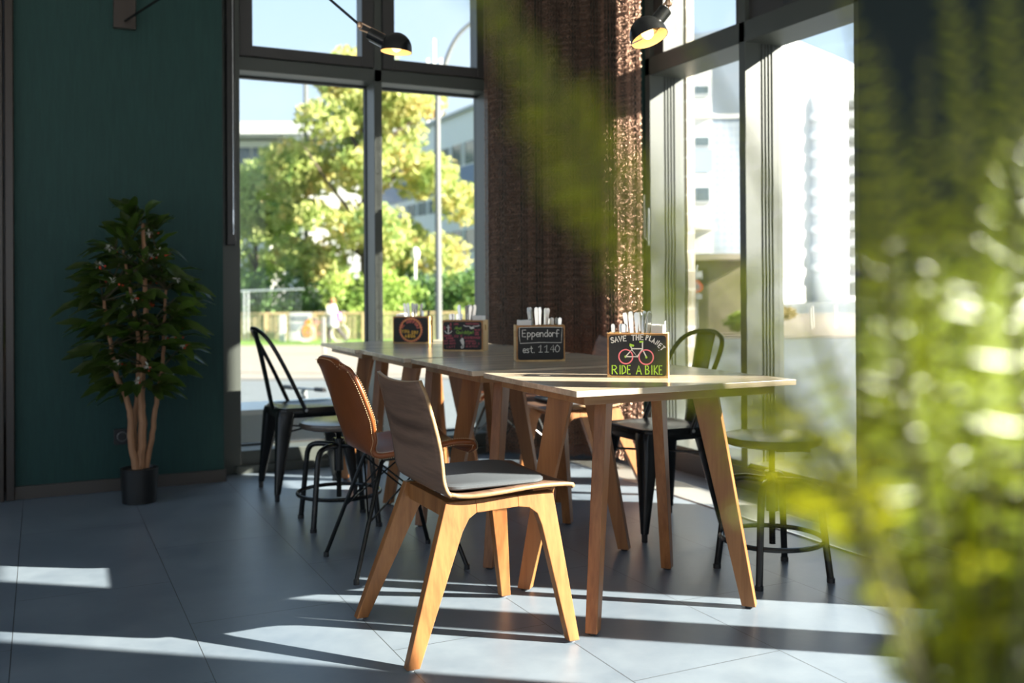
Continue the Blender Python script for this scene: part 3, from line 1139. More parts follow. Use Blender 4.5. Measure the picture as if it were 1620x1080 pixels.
def draw_bike(bd):
    U = lambda x: (x - 150) / 835
    V = lambda y: (995 - y) / 580
    p = lambda L: [(U(x), V(y)) for x, y in L]
    k = board(0)
    for cx, cy, r in ((397, 720, 101), (695, 725, 104)):
        k.line([(U(cx + r * math.cos(2 * PI * i / 36)), V(cy + r * math.sin(2 * PI * i / 36))) for i in range(36)], .0042, True)
    chalk_obj(k, 'pink_wheels', PINK_C, bd)
    k = board(0)
    for L in ([(395, 720), (485, 620), (565, 720), (395, 720)], [(472, 575), (488, 612)], [(488, 605), (640, 605)], [(640, 612), (565, 722)], [(643, 520), (643, 612), (698, 725)]):
        k.line(p(L), .0040)
    for ch, x, y, a in (('S', 188, 525, 14), ('A', 243, 512, 10), ('V', 300, 505, 5), ('E', 362, 497, 5), ('T', 486, 485, 0), ('H', 548, 478, -1), ('E', 610, 474, -3),
                        ('P', 690, 474, -10), ('L', 738, 488, -16), ('A', 778, 510, -22), ('N', 826, 536, -32), ('E', 862, 572, -40), ('T', 900, 606, -48)):
        k.char(ch, U(x), V(y), .125 if a > -5 else .112, .0036, math.radians(a), 1.0 if a > -5 else .82)
    k.line(p([(878, 628), (880, 630)]), .002)
    chalk_obj(k, 'white_chalk', WHITE_C, bd)
    k = board(0)
    k.poly(p([(452, 572), (455, 530), (522, 552), (515, 578)])).poly(p([(597, 520), (597, 494), (656, 494), (656, 520)]))
    for cx, cy in ((393, 720), (698, 727)):
        k.poly([(U(cx + 16 * math.cos(2 * PI * i / 12)), V(cy - 18 * math.sin(2 * PI * i / 12))) for i in range(12)])
    for ch, x, w in (('R', 190, 1.05), ('I', 300, 1), ('D', 338, .8), ('E', 418, .6), ('A', 552, .95), ('B', 680, .8), ('I', 765, 1), ('K', 806, .75), ('E', 880, .6)):
        k.char(ch, U(x), V(968), .21, .0034, 0, w)
    chalk_obj(k, 'green_chalk', GREEN_C, bd)


def draw_district(bd):
    U = lambda x: (x - 185) / 760
    V = lambda y: (985 - y) / 530
    k = board(0)
    k.line([(U(x), V(y)) for x, y in ((212, 462), (210, 600), (224, 718), (560, 705), (908, 712), (912, 600), (922, 464), (560, 458), (212, 462))], .0022)
    x = 255
    for ch, adv in zip('Eppendorf', (85, 72, 72, 66, 70, 70, 62, 52, 60)):
        k.char(ch, U(x), V(612), .205, .0030, 0, 1.15 if ch != 'E' else 1.0)
        x += adv
    x = 265
    for ch, adv in zip('est.', (58, 60, 62, 50)):
        k.char(ch, U(x), V(868), .20, .0028, 0, 1.0)
        x += adv
    x = 520
    for ch, adv in zip('1140', (100, 100, 80, 60)):
        k.char(ch, U(x), V(862), .215, .0022, 0, 1.15)
        x += adv
    chalk_obj(k, 'white_chalk', WHITE_C, bd)


def draw_ring(bd):
    U = lambda x: (x - 108) / 517
    V = lambda y: (643 - y) / 356
    k = board(0)
    k.line([(U(368 + 160 * math.cos(2 * PI * i / 60)), V(463 + 160 * math.sin(2 * PI * i / 60))) for i in range(60)], .0055, True)
    chalk_obj(k, 'orange_ring', ORANGE_C, bd)
    k = board(0)
    for i in range(30):
        a = 2 * PI * i / 30
        cx, cy = 368 + 173 * math.cos(a), 463 + 173 * math.sin(a)
        k.poly([(U(cx + 10 * math.cos(2 * PI * j / 8)), V(cy - 10 * math.sin(2 * PI * j / 8))) for j in range(8)])
    for i, ch in enumerate('WE SUPPORT'):
        a = math.radians(165 - i * 16)
        r = 112
        k.char(ch, U(368 + r * math.cos(a) - 14), V(463 - r * math.sin(a) + 8), .13, .0034, a - PI / 2, .85)
    chalk_obj(k, 'pink_chalk', P('chalk_coral', (0.90, 0.22, 0.17), .85), bd)
    k = board(0)
    for i, ch in enumerate('VIVA'):
        k.char(ch, U((232, 272, 290, 322)[i]), V(510), .125, .0036, 0, .75)
    for i, ch in enumerate('CON'):
        k.char(ch, U((382, 418, 455)[i]), V(520), .115, .0036, 0, .75)
    for i, ch in enumerate('AGUA'):
        k.char(ch, U((278, 322, 368, 408)[i]), V(574), .125, .0038, 0, .9)
    chalk_obj(k, 'yellow_chalk', YELLOW_C, bd)


def draw_seaside(bd):
    U = lambda x: (x - 35) / 1315
    V = lambda y: (1010 - y) / 960
    p = lambda L: [(U(x), V(y)) for x, y in L]
    k = board(0)
    k.poly(p([(190, 180), (205, 160), (225, 180), (230, 440), (205, 490), (182, 440)])).line(p([(150, 250), (262, 250)]), .0035)
    k.line(p([(88, 375), (130, 430), (205, 470), (280, 430), (322, 375)]), .0038)
    k.line(p([(738, 175), (800, 210), (930, 205), (1010, 260), (1080, 205), (1200, 205), (1278, 180)]), .0032)
    k.poly(p([(945, 240), (1010, 225), (1065, 235), (1125, 265), (1060, 290), (1000, 305), (955, 280)]))
    k.poly(p([(640, 640), (680, 600), (725, 625), (740, 700), (755, 760), (745, 830), (720, 870), (690, 850), (640, 770), (635, 720), (592, 705), (620, 680)]))
    k.line(p([(725, 850), (735, 900), (715, 945), (670, 955), (645, 925), (660, 890), (690, 895)]), .0042)
    chalk_obj(k, 'white_drawings', WHITE_C, bd)
    k = board(0)
    for ch, x in zip('Ahoi', (425, 500, 570, 640)):
        k.char(ch, U(x), V(312), .10, .0024, 0, 1.3)
    for ch, x in zip('Quiddje!', (480, 590, 680, 735, 815, 890, 950, 1045)):
        k.char(ch, U(x), V(462), .115, .0024, 0, 1.3)
    chalk_obj(k, 'green_chalk', DGREEN_C, bd)
    k = board(0)
    for s, x, y, h, adv in (('AHOI', 400, 155, .055, 48), ('TUDELKRAM', 800, 150, .055, 52), ('SCHNACK', 60, 560, .06, 38), ('SUTSCHE', 120, 645, .055, 38), ('WAT MUTT', 50, 735, .055, 52),
                            ('DAT MUTT!', 60, 825, .05, 50), ('LUTT', 150, 950, .07, 80), ('KOJE', 420, 590, .085, 72), ('KLONSCHNACK', 760, 630, .075, 50), ('BUDDEL', 810, 740, .06, 62),
                            ('LAT SUTJE', 815, 825, .055, 55), ('BLIEVEN!', 815, 920, .055, 60), ('DU UT', 1110, 355, .05, 42), ('LEEV', 1120, 440, .045, 36), ('JUNG', 1080, 510, .05, 45)):
        k.text(s, U(x), V(y), h, .0018, adv / 1315, 1.2)
    for x, y, s in ((100, 330, 'MOIN'), (310, 330, 'KUTTER')):
        k.text(s, U(x), V(y), .05, .0018, .030, 1.0, PI / 2)
    chalk_obj(k, 'red_chalk', RED_C, bd)


R_ = math.radians
crate((1.701, 2.816), R_(-37), 'wooden cutlery crate with a chalk bicycle on its blackboard front', draw_bike)
crate((1.744, 3.598), R_(-20), 'wooden cutlery crate with Eppendorf chalked on its blackboard front', draw_district)
crate((1.736, 4.393), R_(-38), 'wooden cutlery crate with chalk anchor, gull and seahorse on its front', draw_seaside)
crate((1.742, 5.141), R_(-34), 'wooden cutlery crate with a round orange chalk ring on its front', draw_ring)

# ------------------------------------------------------------------ cutlery, napkins
STEEL = P('cutlery_steel', (0.62, 0.61, 0.59), 0.16, 1.0)


def bar(prof, th):
    """flat piece along z: prof = [(z, halfwidth)]"""
    mb = MB()
    ks = []
    for z, w in prof:
        ks.append([mb.bm.verts.new(p) for p in ((-w, -th / 2, z), (w, -th / 2, z), (w, th / 2, z), (-w, th / 2, z))])
    for A, B in zip(ks, ks[1:]):
        for j in range(4):
            q = (j + 1) % 4
            mb._f([A[j], A[q], B[q], B[j]])
    mb._f(list(reversed(ks[0])))
    mb._f(ks[-1])
    return mb


def make_fork():
    mb = bar([(.055, .011), (.07, .008), (.085, .004), (.13, .0035), (.17, .006), (.198, .0085), (.206, .006), (.208, .003)], .0028)
    for x in (-.0085, -.003, .003, .0085):
        mb.span(x - .0013, x + .0013, -.0012, .0012, 0.0, .056)
    return mb.obj('fork', STEEL, smooth=False, bevel=.0006)


def make_knife():
    mb = bar([(0, .004), (.02, .009), (.08, .010), (.11, .006), (.13, .0065), (.195, .0085), (.208, .007), (.212, .003)], .004)
    return mb.obj('knife', STEEL, smooth=False, bevel=.0008)


def make_spoon(s=1.0):
    mb = bar([(.045 * s, .004 * s), (.06 * s, .003 * s), (.10 * s, .0035 * s), (.15 * s, .007 * s), (.162 * s, .0075 * s), (.168 * s, .004 * s)], .0025)
    mb.lathe([(0, -.022 * s), (.010 * s, -.017 * s), (.0145 * s, 0), (.010 * s, .018 * s), (.003 * s, .026 * s)], 10, (0, 0, .022 * s), Matrix.Diagonal((1, .35, 1, 1)))
    return mb.obj('spoon', STEEL, bevel=0)


PROT = {}


def cutlery(kind, ci, x, y, lean, az, turn, label, group):
    if kind not in PROT:
        o = {'fork': make_fork, 'knife': make_knife, 'spoon': make_spoon}[kind]()
        PROT[kind] = o
    else:
        o = PROT[kind].copy()
        C.objects.link(o)
    t = CRATES[ci]
    a = t.rotation_euler.z
    o.location = Vector(t.location) + Vector((x * math.cos(a) - y * math.sin(a), x * math.sin(a) + y * math.cos(a), .0085))
    M = Matrix.Rotation(a, 4, 'Z') @ Matrix.Rotation(lean, 4, Vector((-math.sin(az), math.cos(az), 0))) @ Matrix.Rotation(turn, 4, 'Z')
    o.rotation_euler = M.to_euler()
    tag(o, label, kind, group)


NAMES = ['the bicycle crate', 'the Eppendorf crate', 'the seahorse crate', 'the orange ring crate']
LAY = [
    [('spoon', [(-.088, .0), (-.072, .02), (-.058, -.01), (-.046, .015)]), ('fork', [(-.022, 0), (-.010, .025), (.0, -.025), (.010, .012), (.022, -.01)]), ('knife', [(-.014, -.03), (.004, .03), (.016, .028), (.026, .015)])],
    [('knife', [(-.024, .0), (-.016, .02), (-.008, -.02), (.0, .01)]), ('fork', [(.008, -.02), (.016, .015), (.024, -.005)]), ('spoon', [(.045, .0), (.055, .02), (.066, -.015), (.078, .01), (.088, -.01)])],
    [('spoon', [(-.088, .0), (-.078, .02), (-.068, -.015), (-.058, .01), (-.048, -.01), (-.039, .02)]), ('knife', [(-.02, .0), (.006, .02), (.016, -.01), (.026, .02)]), ('fork', [(-.010, -.02), (.0, .0), (.012, .03), (.022, -.03)])],
    [('knife', [(-.024, .0), (-.016, .02), (-.008, -.02), (.002, .02)]), ('fork', [(.008, -.02), (.016, .0), (.026, .02)]), ('spoon', [(.046, .0), (.058, .02), (.070, -.015), (.084, .01)])],
]
for ci, lay in enumerate(LAY):
    for kind, spots in lay:
        for x, y in spots:
            mid = -.0 if kind != 'spoon' else x
            lean = (x - mid) * 3.2 + rnd.uniform(-.05, .05)
            cutlery(kind, ci, x * .9, y, abs(lean) * .9 + .02, 0 if lean > 0 else PI, rnd.uniform(-.6, .6),
                    'steel %s standing handle up in %s' % (kind, NAMES[ci]), '%ss in %s' % (kind, NAMES[ci]))
NAPK = P('paper_napkin', (0.86, 0.85, 0.83), 0.9)
NP = [(0, .045, .085, .175, 'stack of white paper napkins in the bicycle crate'), (1, -.088, -.035, .168, 'stack of white paper napkins in the Eppendorf crate'),
      (2, .046, .092, .168, 'stack of white paper napkins in the seahorse crate'), (3, -.086, -.036, .162, 'stack of white paper napkins in the orange ring crate')]
for ci, x0, x1, h, lab in NP:
    mb = MB()
    n = 14
    for i in range(n):
        x = x0 + (x1 - x0) * i / n
        mb.span(x, x + (x1 - x0) / n * .82, -.036 + .002 * (i % 2), .036, .0085, h - .002 * rnd.random())
    o = mb.obj('napkin_stack', NAPK, smooth=False)
    o.location, o.rotation_euler.z = CRATES[ci].location, CRATES[ci].rotation_euler.z
    tag(o, lab, 'napkins')
mb = MB()
for i in range(4):
    mb.span(.087, .0905, -.03 + .016 * i, -.018 + .016 * i, .0085, .186)
o = mb.obj('rolled_napkins', NAPK, smooth=False, bevel=.001)
o.location, o.rotation_euler.z = CRATES[0].location, CRATES[0].rotation_euler.z
tag(o, 'folded white napkin standing upright at the right end of the bicycle crate', 'napkins')

# ------------------------------------------------------------------ copper chain curtain in the corner
COPPER = P('copper_chain', (0.31, 0.19, 0.14), 0.36, 1.0)


def chain_curtain():
    path = spline([(2.50, 5.60, 0), (2.60, 5.525, 0), (2.70, 5.455, 0), (2.82, 5.335, 0), (2.93, 5.245, 0), (3.03, 5.165, 0), (3.095, 5.06, 0), (3.11, 4.95, 0), (3.112, 4.85, 0), (3.112, 4.75, 0)], 400)
    cum = [0.0]
    for a, b in zip(path, path[1:]):
        cum.append(cum[-1] + (b - a).length)
    L = cum[-1]
    verts, faces = [], []
    NS, NC = 6, 3
    tmpl = []
    for i in range(NS):
        for j in range(NC):
            tmpl.append((i * NC + j, ((i + 1) % NS) * NC + j, ((i + 1) % NS) * NC + (j + 1) % NC, i * NC + (j + 1) % NC))
    shapes = []
    for k in range(2):
        pts = []
        for i in range(NS):
            a = 2 * PI * i / NS
            for j in range(NC):
                b = 2 * PI * j / NC
                r = 0.0068 + 0.0024 * math.cos(b)
                pts.append((r * math.cos(a), 0.0024 * math.sin(b), 1.6 * r * math.sin(a)))
        shapes.append(pts)
    step, pitch = 0.0145, 0.0185
    n = int(L / step)
    rg = random.Random(3)
    idx = 0
    for s in range(n):
        d = (s + .5) * step
        while cum[idx + 1] < d:
            idx += 1
        p = path[idx].lerp(path[idx + 1], (d - cum[idx]) / (cum[idx + 1] - cum[idx]))
        t = (path[idx + 1] - path[idx]).normalized()
        nn = Vector((-t.y, t.x, 0))
        am = 0.020 if d < .85 else .007
        p = p + nn * (am * math.sin(d * 2 * PI / 0.115) + rg.uniform(-.003, .003))
        rot0 = math.atan2(t.y, t.x) + 25 * am * math.cos(d * 2 * PI / .115)
        z = 0.035 + rg.uniform(0, .01)
        k = 0
        while z < CEIL - .03:
            yaw = rot0 + (0.75 if k % 2 else -0.75) + rg.uniform(-.35, .35)
            c, sn = math.cos(yaw), math.sin(yaw)
            tl = rg.uniform(-.22, .22)
            base = len(verts)
            for x, y, zz in shapes[0]:
                y += zz * tl
                verts.append((p.x + x * c - y * sn, p.y + x * sn + y * c, z + zz))
            faces.extend([(a + base, b + base, e_ + base, f_ + base) for a, b, e_, f_ in tmpl])
            z += pitch
            k += 1
    me = bpy.data.meshes.new('chain_curtain')
    me.from_pydata(verts, [], faces)
    me.shade_smooth()
    me.materials.append(COPPER)
    o = bpy.data.objects.new('chain_curtain', me)
    C.objects.link(o)
    tag(o, 'copper metal chain curtain hanging from ceiling to floor in the window corner', 'curtain', kind='stuff')
    r = MB().tube([p + Vector((0, 0, CEIL - .015)) for p in path[::20]], .012, 8).obj('curtain_rail', BLACKMT)
    tag(r, 'dark curved ceiling rail carrying the copper chain curtain', 'curtain rail')


chain_curtain()

# ------------------------------------------------------------------ wall lamps with long arms
BULB = P('lamp_bulb', (1.0, 0.75, 0.4), 0.4, emit=((1.0, 0.72, 0.36), 1.5))
SHADEIN = P('shade_inside', (0.85, 0.62, 0.33), 0.5)
COPROD = P('copper_rod', (0.62, 0.40, 0.26), 0.3, 1.0)
CHROME = P('chrome_wire', (0.62, 0.64, 0.66), 0.18, 1.0)


def wall_lamp(head, tilt, joint, elbow, mount, mdir, label, neck):
    t = thing('wall_lamp', label, 'lamp', (0, 0, 0), 0, 'long armed wall lamps')
    R = 0.063
    M = Matrix.Translation(Vector(head)) @ Matrix.Rotation(-HEAD, 4, 'Z') @ tilt
    pr = [(R * math.cos(a), R * 1.06 * math.sin(a) + .012) for a in [math.radians(x) for x in range(0, 90, 9)]] + [(0, R * 1.06 + .012)]
    pin = [(max(0, r - .0025), max(0.001, z - .0025)) for r, z in pr]
    sh = MB().lathe([(R + .001, 0)] + pr, 32, (0, 0, 0), M).obj('shade', BLACKMT, t)
    MB().lathe([(R - .0005, 0.0005)] + pin, 32, (0, 0, 0), M).obj('shade_lining', SHADEIN, sh)
    MB().lathe([(0, -.002)] + [(.022 * math.cos(a), .022 + .022 * math.sin(a)) for a in [math.radians(x) for x in range(-75, 91, 15)]], 20, (0, 0, 0), M).obj('bulb', BULB, t)
    la = bpy.data.lights.new('lamp_glow', 'POINT')
    la.energy = 0.22
    la.color = (1.0, 0.68, 0.34)
    la.shadow_soft_size = 0.02
    lo = bpy.data.objects.new('lamp_glow', la)
    C.objects.link(lo)
    lo.parent = t
    lo.location = M @ Vector((0.0, 0, -.012))
    J, E, Wm = Vector(joint), Vector(elbow), Vector(mount)
    n0 = M @ Vector(neck[0])
    n1 = M @ Vector(neck[1])
    MB().tube([n0, n1], .024, 16).obj('neck', BLACKMT, t)
    MB().tube([J + Vector((0, 0, .012)), n0.lerp(n1, .15) + Vector((0, 0, .026))], .0035, 6).tube([J - Vector((0, 0, .018)), n1], .0035, 6).obj('fork_rods', COPROD, t)
    MB().tube([n1 + Vector((0, 0, -.02)), n1 + Vector((0, 0, -.032)), M @ Vector((neck[1][0] * .45 - .01, 0, -.004 + .02)), M @ Vector((-R, 0, .0))], .0022, 6).obj('wire_handle', CHROME, t)
    MB().lathe([(0, -.016), (.010, -.010), (.012, 0), (.010, .010), (0, .016)], 12, J).obj('joint', COPROD, t)
    MB().tube([J, E], .0055, 8).tube([E, Wm], .0065, 8).obj('arm', BLACKMT, t)
    MB().lathe([(0, -.02), (.015, -.014), (.015, .014), (0, .02)], 12, E).obj('elbow', BLACKMT, t)
    md = Vector(mdir)
    sd = Vector((-md.y, md.x, 0))
    b = MB()
    c = Wm - md * 0.03
    b.hexa([c + sd * .055 - md * .02 + Vector((0, 0, -.035)), c - sd * .055 - md * .02 + Vector((0, 0, -.035)), c - sd * .055 + md * .02 + Vector((0, 0, -.035)), c + sd * .055 + md * .02 + Vector((0, 0, -.035))],
           [c + sd * .055 - md * .02 + Vector((0, 0, .30)), c - sd * .055 - md * .02 + Vector((0, 0, .30)), c - sd * .055 + md * .02 + Vector((0, 0, .30)), c + sd * .055 + md * .02 + Vector((0, 0, .30))])
    b.obj('wall_bracket', BROWNWOOD, t, smooth=False, bevel=.003)
    return t


wall_lamp(S(-0.466, 4.0, 2.012), Matrix.Rotation(math.radians(4), 4, 'Y'), S(-0.617, 4.02, 2.128), S(-1.108, 4.3, 2.594), (0.405, 5.50, 2.455), (0, -1, 0),
          'black dome wall lamp with lit bulb before the left window', ((-.035, 0, .035), (-.115, 0, .070)))
wall_lamp(S(0.467, 3.3, 1.884), Matrix.Rotation(math.radians(-15), 4, 'X') @ Matrix.Rotation(math.radians(-17), 4, 'Y'), S(0.535, 3.32, 2.01), S(0.66, 3.4, 2.20), (3.233, 3.05, 2.72), (-1, 0, 0),
          'black dome wall lamp with lit bulb before the copper curtain', ((.030, 0, .045), (.085, 0, .085)))

# ------------------------------------------------------------------ window opener, socket
o = MB().span(.950, .998, LW - .085, LW - .036, 1.30, TOP).obj('window_opener', P('opener_black', (.02, .018, .017), .35), smooth=False, bevel=.004)
tag(o, 'dark vertical window opener housing hanging along the left window jamb', 'window opener')
MB().tube([(.985, LW - .09, 3.0), (.985, LW - .09, 1.36)], .003, 6).tube([(.985, LW - .09, 1.42), (.985, LW - .09, 1.5)], .006, 6).obj('pull_rod', CHROME, o)
sk = thing('wall_socket', 'black wall socket low on the teal wall behind the coffee plant', 'socket', (.385, 5.55, .282))
MB().prism(rrect(.082, .082, .006), -.011, 0, lambda u, v, d: (u, d, v)).obj('cover_plate', BLACKPL, sk, smooth=False, bevel=.001)
MB().lathe([(.026, 0), (.027, .004), (.022, .005), (.020, -.006), (0, -.006)], 24, (0, -.0085, 0), Matrix.Rotation(PI / 2, 4, 'X')).obj('outlet', P('socket_ring', (.10, .10, .10), .3), sk)

# ------------------------------------------------------------------ coffee plant in a black pot
cp = thing('coffee_plant', 'leafy artificial coffee plant with white blossom in a black pot by the teal wall', 'plant', (0.44, 5.20, 0))
MB().lathe([(0, 0.002), (.080, .002), (.090, .17), (.086, .17), (.082, .150), (0, .150)], 32).obj('pot', P('pot_black', (.012, .012, .012), .35), cp)
MB().lathe([(0, .150), (.082, .150), (.080, .158), (.04, .166), (0, .163)], 24).obj('soil', P('soil', (.03, .022, .016), .9, noise=(60, .5)), cp)
BARK = P('plant_bark', (.34, .17, .085), .7, noise=(30, .35, (1, 1, .4)), bump=(60, .5))
LEAF = leafmat('coffee_leaf', [(.022, .030, .008), (.035, .050, .012), (.050, .066, .016)], .30, .25, 9, (.14, .32, .02), .5)
stems = [[(-.015, -.01, .155), (-.04, -.02, .33), (-.045, -.015, .47), (-.10, -.02, .62), (-.13, -.02, .78), (-.16, 0, 1.0)],
         [(.0, 0, .155), (.015, -.01, .35), (.01, .0, .50), (.02, .01, .68), (.035, .0, .85), (.03, 0, 1.10), (.02, 0, 1.38)],
         [(.03, .01, .155), (.06, .0, .33), (.085, .01, .50), (.11, .0, .66), (.12, .01, .82), (.13, 0, 1.05)],
         [(-.012, .02, .155), (-.02, .02, .35), (-.005, .02, .55), (.0, .02, .8), (-.04, .01, 1.06), (-.07, 0, 1.25)]]
for k, s in enumerate(stems):
    pts = spline(s, 30)
    pts = [p + Vector((rnd.uniform(-.003, .003), rnd.uniform(-.003, .003), 0)) for p in pts]
    MB().tube(pts, [(.019, .023, .015, .015)[k] * (1 - .62 * i / 29) for i in range(30)], 8).obj('trunk', BARK, cp)
lf, tw = MB(), MB()
BLO = P('blossom', (.80, .78, .68), .7, trans=.3)
BER = P('berry', (.55, .06, .02), .3)
berry0 = None


def leaf(mb, base, d, up_, ln, wd, droop=.3, nseg=5):
    d = d.normalized()
    sd = d.cross(up_)
    sd = sd.normalized() if sd.length > 1e-4 else Vector((1, 0, 0))
    nn = sd.cross(d).normalized()
    L, Mi, R = [], [], []
    for i in range(nseg + 1):
        f = i / nseg
        w = wd * math.sin(PI * min(1, f * .93 + .05)) ** .8 * (1 - .25 * f)
        c = base + d * ln * f - Vector((0, 0, 1)) * droop * ln * f * f
        wob = .012 * ln * (1 if i % 2 else -1) * 3
        L.append(mb.bm.verts.new(c + sd * w + nn * (w * .35 + wob * .4)))
        Mi.append(mb.bm.verts.new(c))
        R.append(mb.bm.verts.new(c - sd * w + nn * (w * .35 + wob * .4)))
    for i in range(nseg):
        mb._f([L[i], L[i + 1], Mi[i + 1], Mi[i]])
        mb._f([Mi[i], Mi[i + 1], R[i + 1], R[i]])


rp_ = random.Random(11)
for z0, rad, n in ((.60, .24, 5), (.68, .31, 6), (.78, .38, 9), (.88, .41, 10), (.98, .40, 10), (1.06, .38, 9), (1.15, .33, 8), (1.24, .27, 7), (1.33, .18, 6), (1.41, .09, 5)):
    for k in range(n):
        a = 2 * PI * (k + rp_.random() * .7) / n + z0 * 7
        r = rad * rp_.uniform(.72, 1.05)
        ry = r if math.sin(a) < 0 else min(r, .26)
        st0 = stems[rp_.randrange(4)]
        p0 = min(st0, key=lambda q: abs(q[2] - (z0 - .08)))
        p0 = Vector(p0)
        p1 = Vector((math.cos(a) * r * .62, math.sin(a) * ry * .62, z0 + rp_.uniform(-.03, .03)))
        tw.tube([p0, p0.lerp(p1, .55) + Vector((0, 0, .015)), p1], [.004, .003, .002], 5)
        dr = (p1 - p0).normalized()
        for q in range(6):
            f = 1.0 - .11 * q
            b_ = p0.lerp(p1, f)
            sg = 1 if q % 2 else -1
            dd = (Matrix.Rotation(sg * rp_.uniform(.35, .85) * (q > 0), 3, 'Z') @ Vector((math.cos(a), math.sin(a), 0))) + Vector((0, 0, rp_.uniform(-.15, .5) + (.9 if z0 > 1.3 else 0)))
            ln = rp_.uniform(.11, .175)
            if (b_ + dd.normalized() * ln).y > .33:
                dd.y *= .2
            leaf(lf, b_, dd, Vector((rp_.uniform(-.7, .3), rp_.uniform(-1.1, .1), 1)), ln, rp_.uniform(.026, .036), rp_.uniform(.1, .5))
        if rp_.random() < .30:
            b_ = p0.lerp(p1, .9) + Vector((0, -.02, .02))
            fl_ = MB()
            for _ in range(14):
                dv = Vector((rp_.gauss(0, 1), rp_.gauss(0, 1), rp_.gauss(0, 1))).normalized()
                leaf(fl_, b_ + dv * .004, dv, Vector((0, .3, 1)), .022, .0048, .1, 2)
            fl_.obj('blossom', BLO, cp, fix=False)
            for _ in range(3):
                if berry0 is None:
                    bo = berry0 = MB().lathe([(0, -.006), (.005, -.003), (.006, 0), (.005, .003), (0, .006)], 8).obj('berry', BER, cp)
                else:
                    bo = berry0.copy()
                    C.objects.link(bo)
                bo.location = b_ + Vector((rp_.uniform(.0, .05), rp_.uniform(-.02, .02), rp_.uniform(-.025, 0)))
lf.obj('foliage', LEAF, cp, fix=False)
tw.obj('twigs', P('twig', (.06, .05, .02), .7), cp)

# ------------------------------------------------------------------ fern close to the viewer
FERN = leafmat('fern_leaf', [(.07, .105, .012), (.13, .19, .018), (.20, .26, .03)], .32, .55, 5, (.86, .84, .03), .55)
RACH = P('fern_stalk', (.06, .06, .015), .6)
fb = S(0.250, 0.515, 0)
sd_ = thing('plant_stand', 'dark slim stand under the fern, below the picture edge', 'stand', fb)
MB().box((0, 0, .545), (.24, .24, .02)).obj('top', BROWNWOOD, sd_, smooth=False, bevel=.002)
for sx in (-1, 1):
    for sy in (-1, 1):
        MB().box((sx * .10, sy * .10, .2675), (.022, .022, .535)).obj('leg', BROWNWOOD, sd_, smooth=False)
fe = thing('potted_fern', 'large blurred green fern close to the viewer on the right', 'plant', fb + Vector((0, 0, .5551)))
MB().lathe([(0, 0), (.075, 0), (.098, .185), (.092, .185), (.088, .165), (0, .165)], 28).obj('pot', P('fern_pot', (.05, .045, .04), .5), fe)
MB().lathe([(0, .165), (.088, .165), (.05, .178), (0, .18)], 20).obj('soil', MATS['soil'], fe)
rf = random.Random(5)
FO = fb + Vector((0, 0, .5551))


def frond(pts, ll, n, wdt=.24, seed=0, lean=.35, f0=.1):
    """pts in street frame; ll = longest leaflet"""
    c = spline([S(p[0] * .82, p[1] * .82, 1.05 + (p[2] - 1.05) * .82) - FO for p in pts], 60)
    ll = ll * .88
    mb = MB()
    mb.mi = 1
    mb.tube(c[::3] + [c[-1]], [.0018 * (1 - .7 * i / 20) + .0003 for i in range(21)], 5)
    mb.mi = 0
    tw_ = rf.uniform(-.5, .5)
    for i in range(n):
        f = f0 + (1 - f0) * i / n
        k = min(58, int(f * 59))
        p = c[k].lerp(c[k + 1], f * 59 - k)
        t = (c[k + 1] - c[k]).normalized()
        sd = t.cross(Vector((math.sin(tw_) * SA, math.sin(tw_) * CA, math.cos(tw_)))) if abs(t.z) < .8 else Vector((math.cos(tw_), math.sin(tw_), 0))
        sd = (sd - t * sd.dot(t)).normalized()
        up_ = sd.cross(t)
        g = (f - f0) / (1 - f0)
        ln = ll * (.45 + .55 * min(1, g / .22)) * (1 - .82 * max(0, g - .45) / .55)
        for sg in (-1, 1):
            dd = (sd * sg + t * lean + up_ * rf.uniform(-.25, .15)).normalized()
            leaf(mb, p, dd, up_ * 1.0 + t * rf.uniform(-.3, .3), ln * rf.uniform(.88, 1.08), ln * wdt * .5, rf.uniform(.0, .25), 4)
    return mb.obj('frond', [FERN, RACH], fe, fix=False)




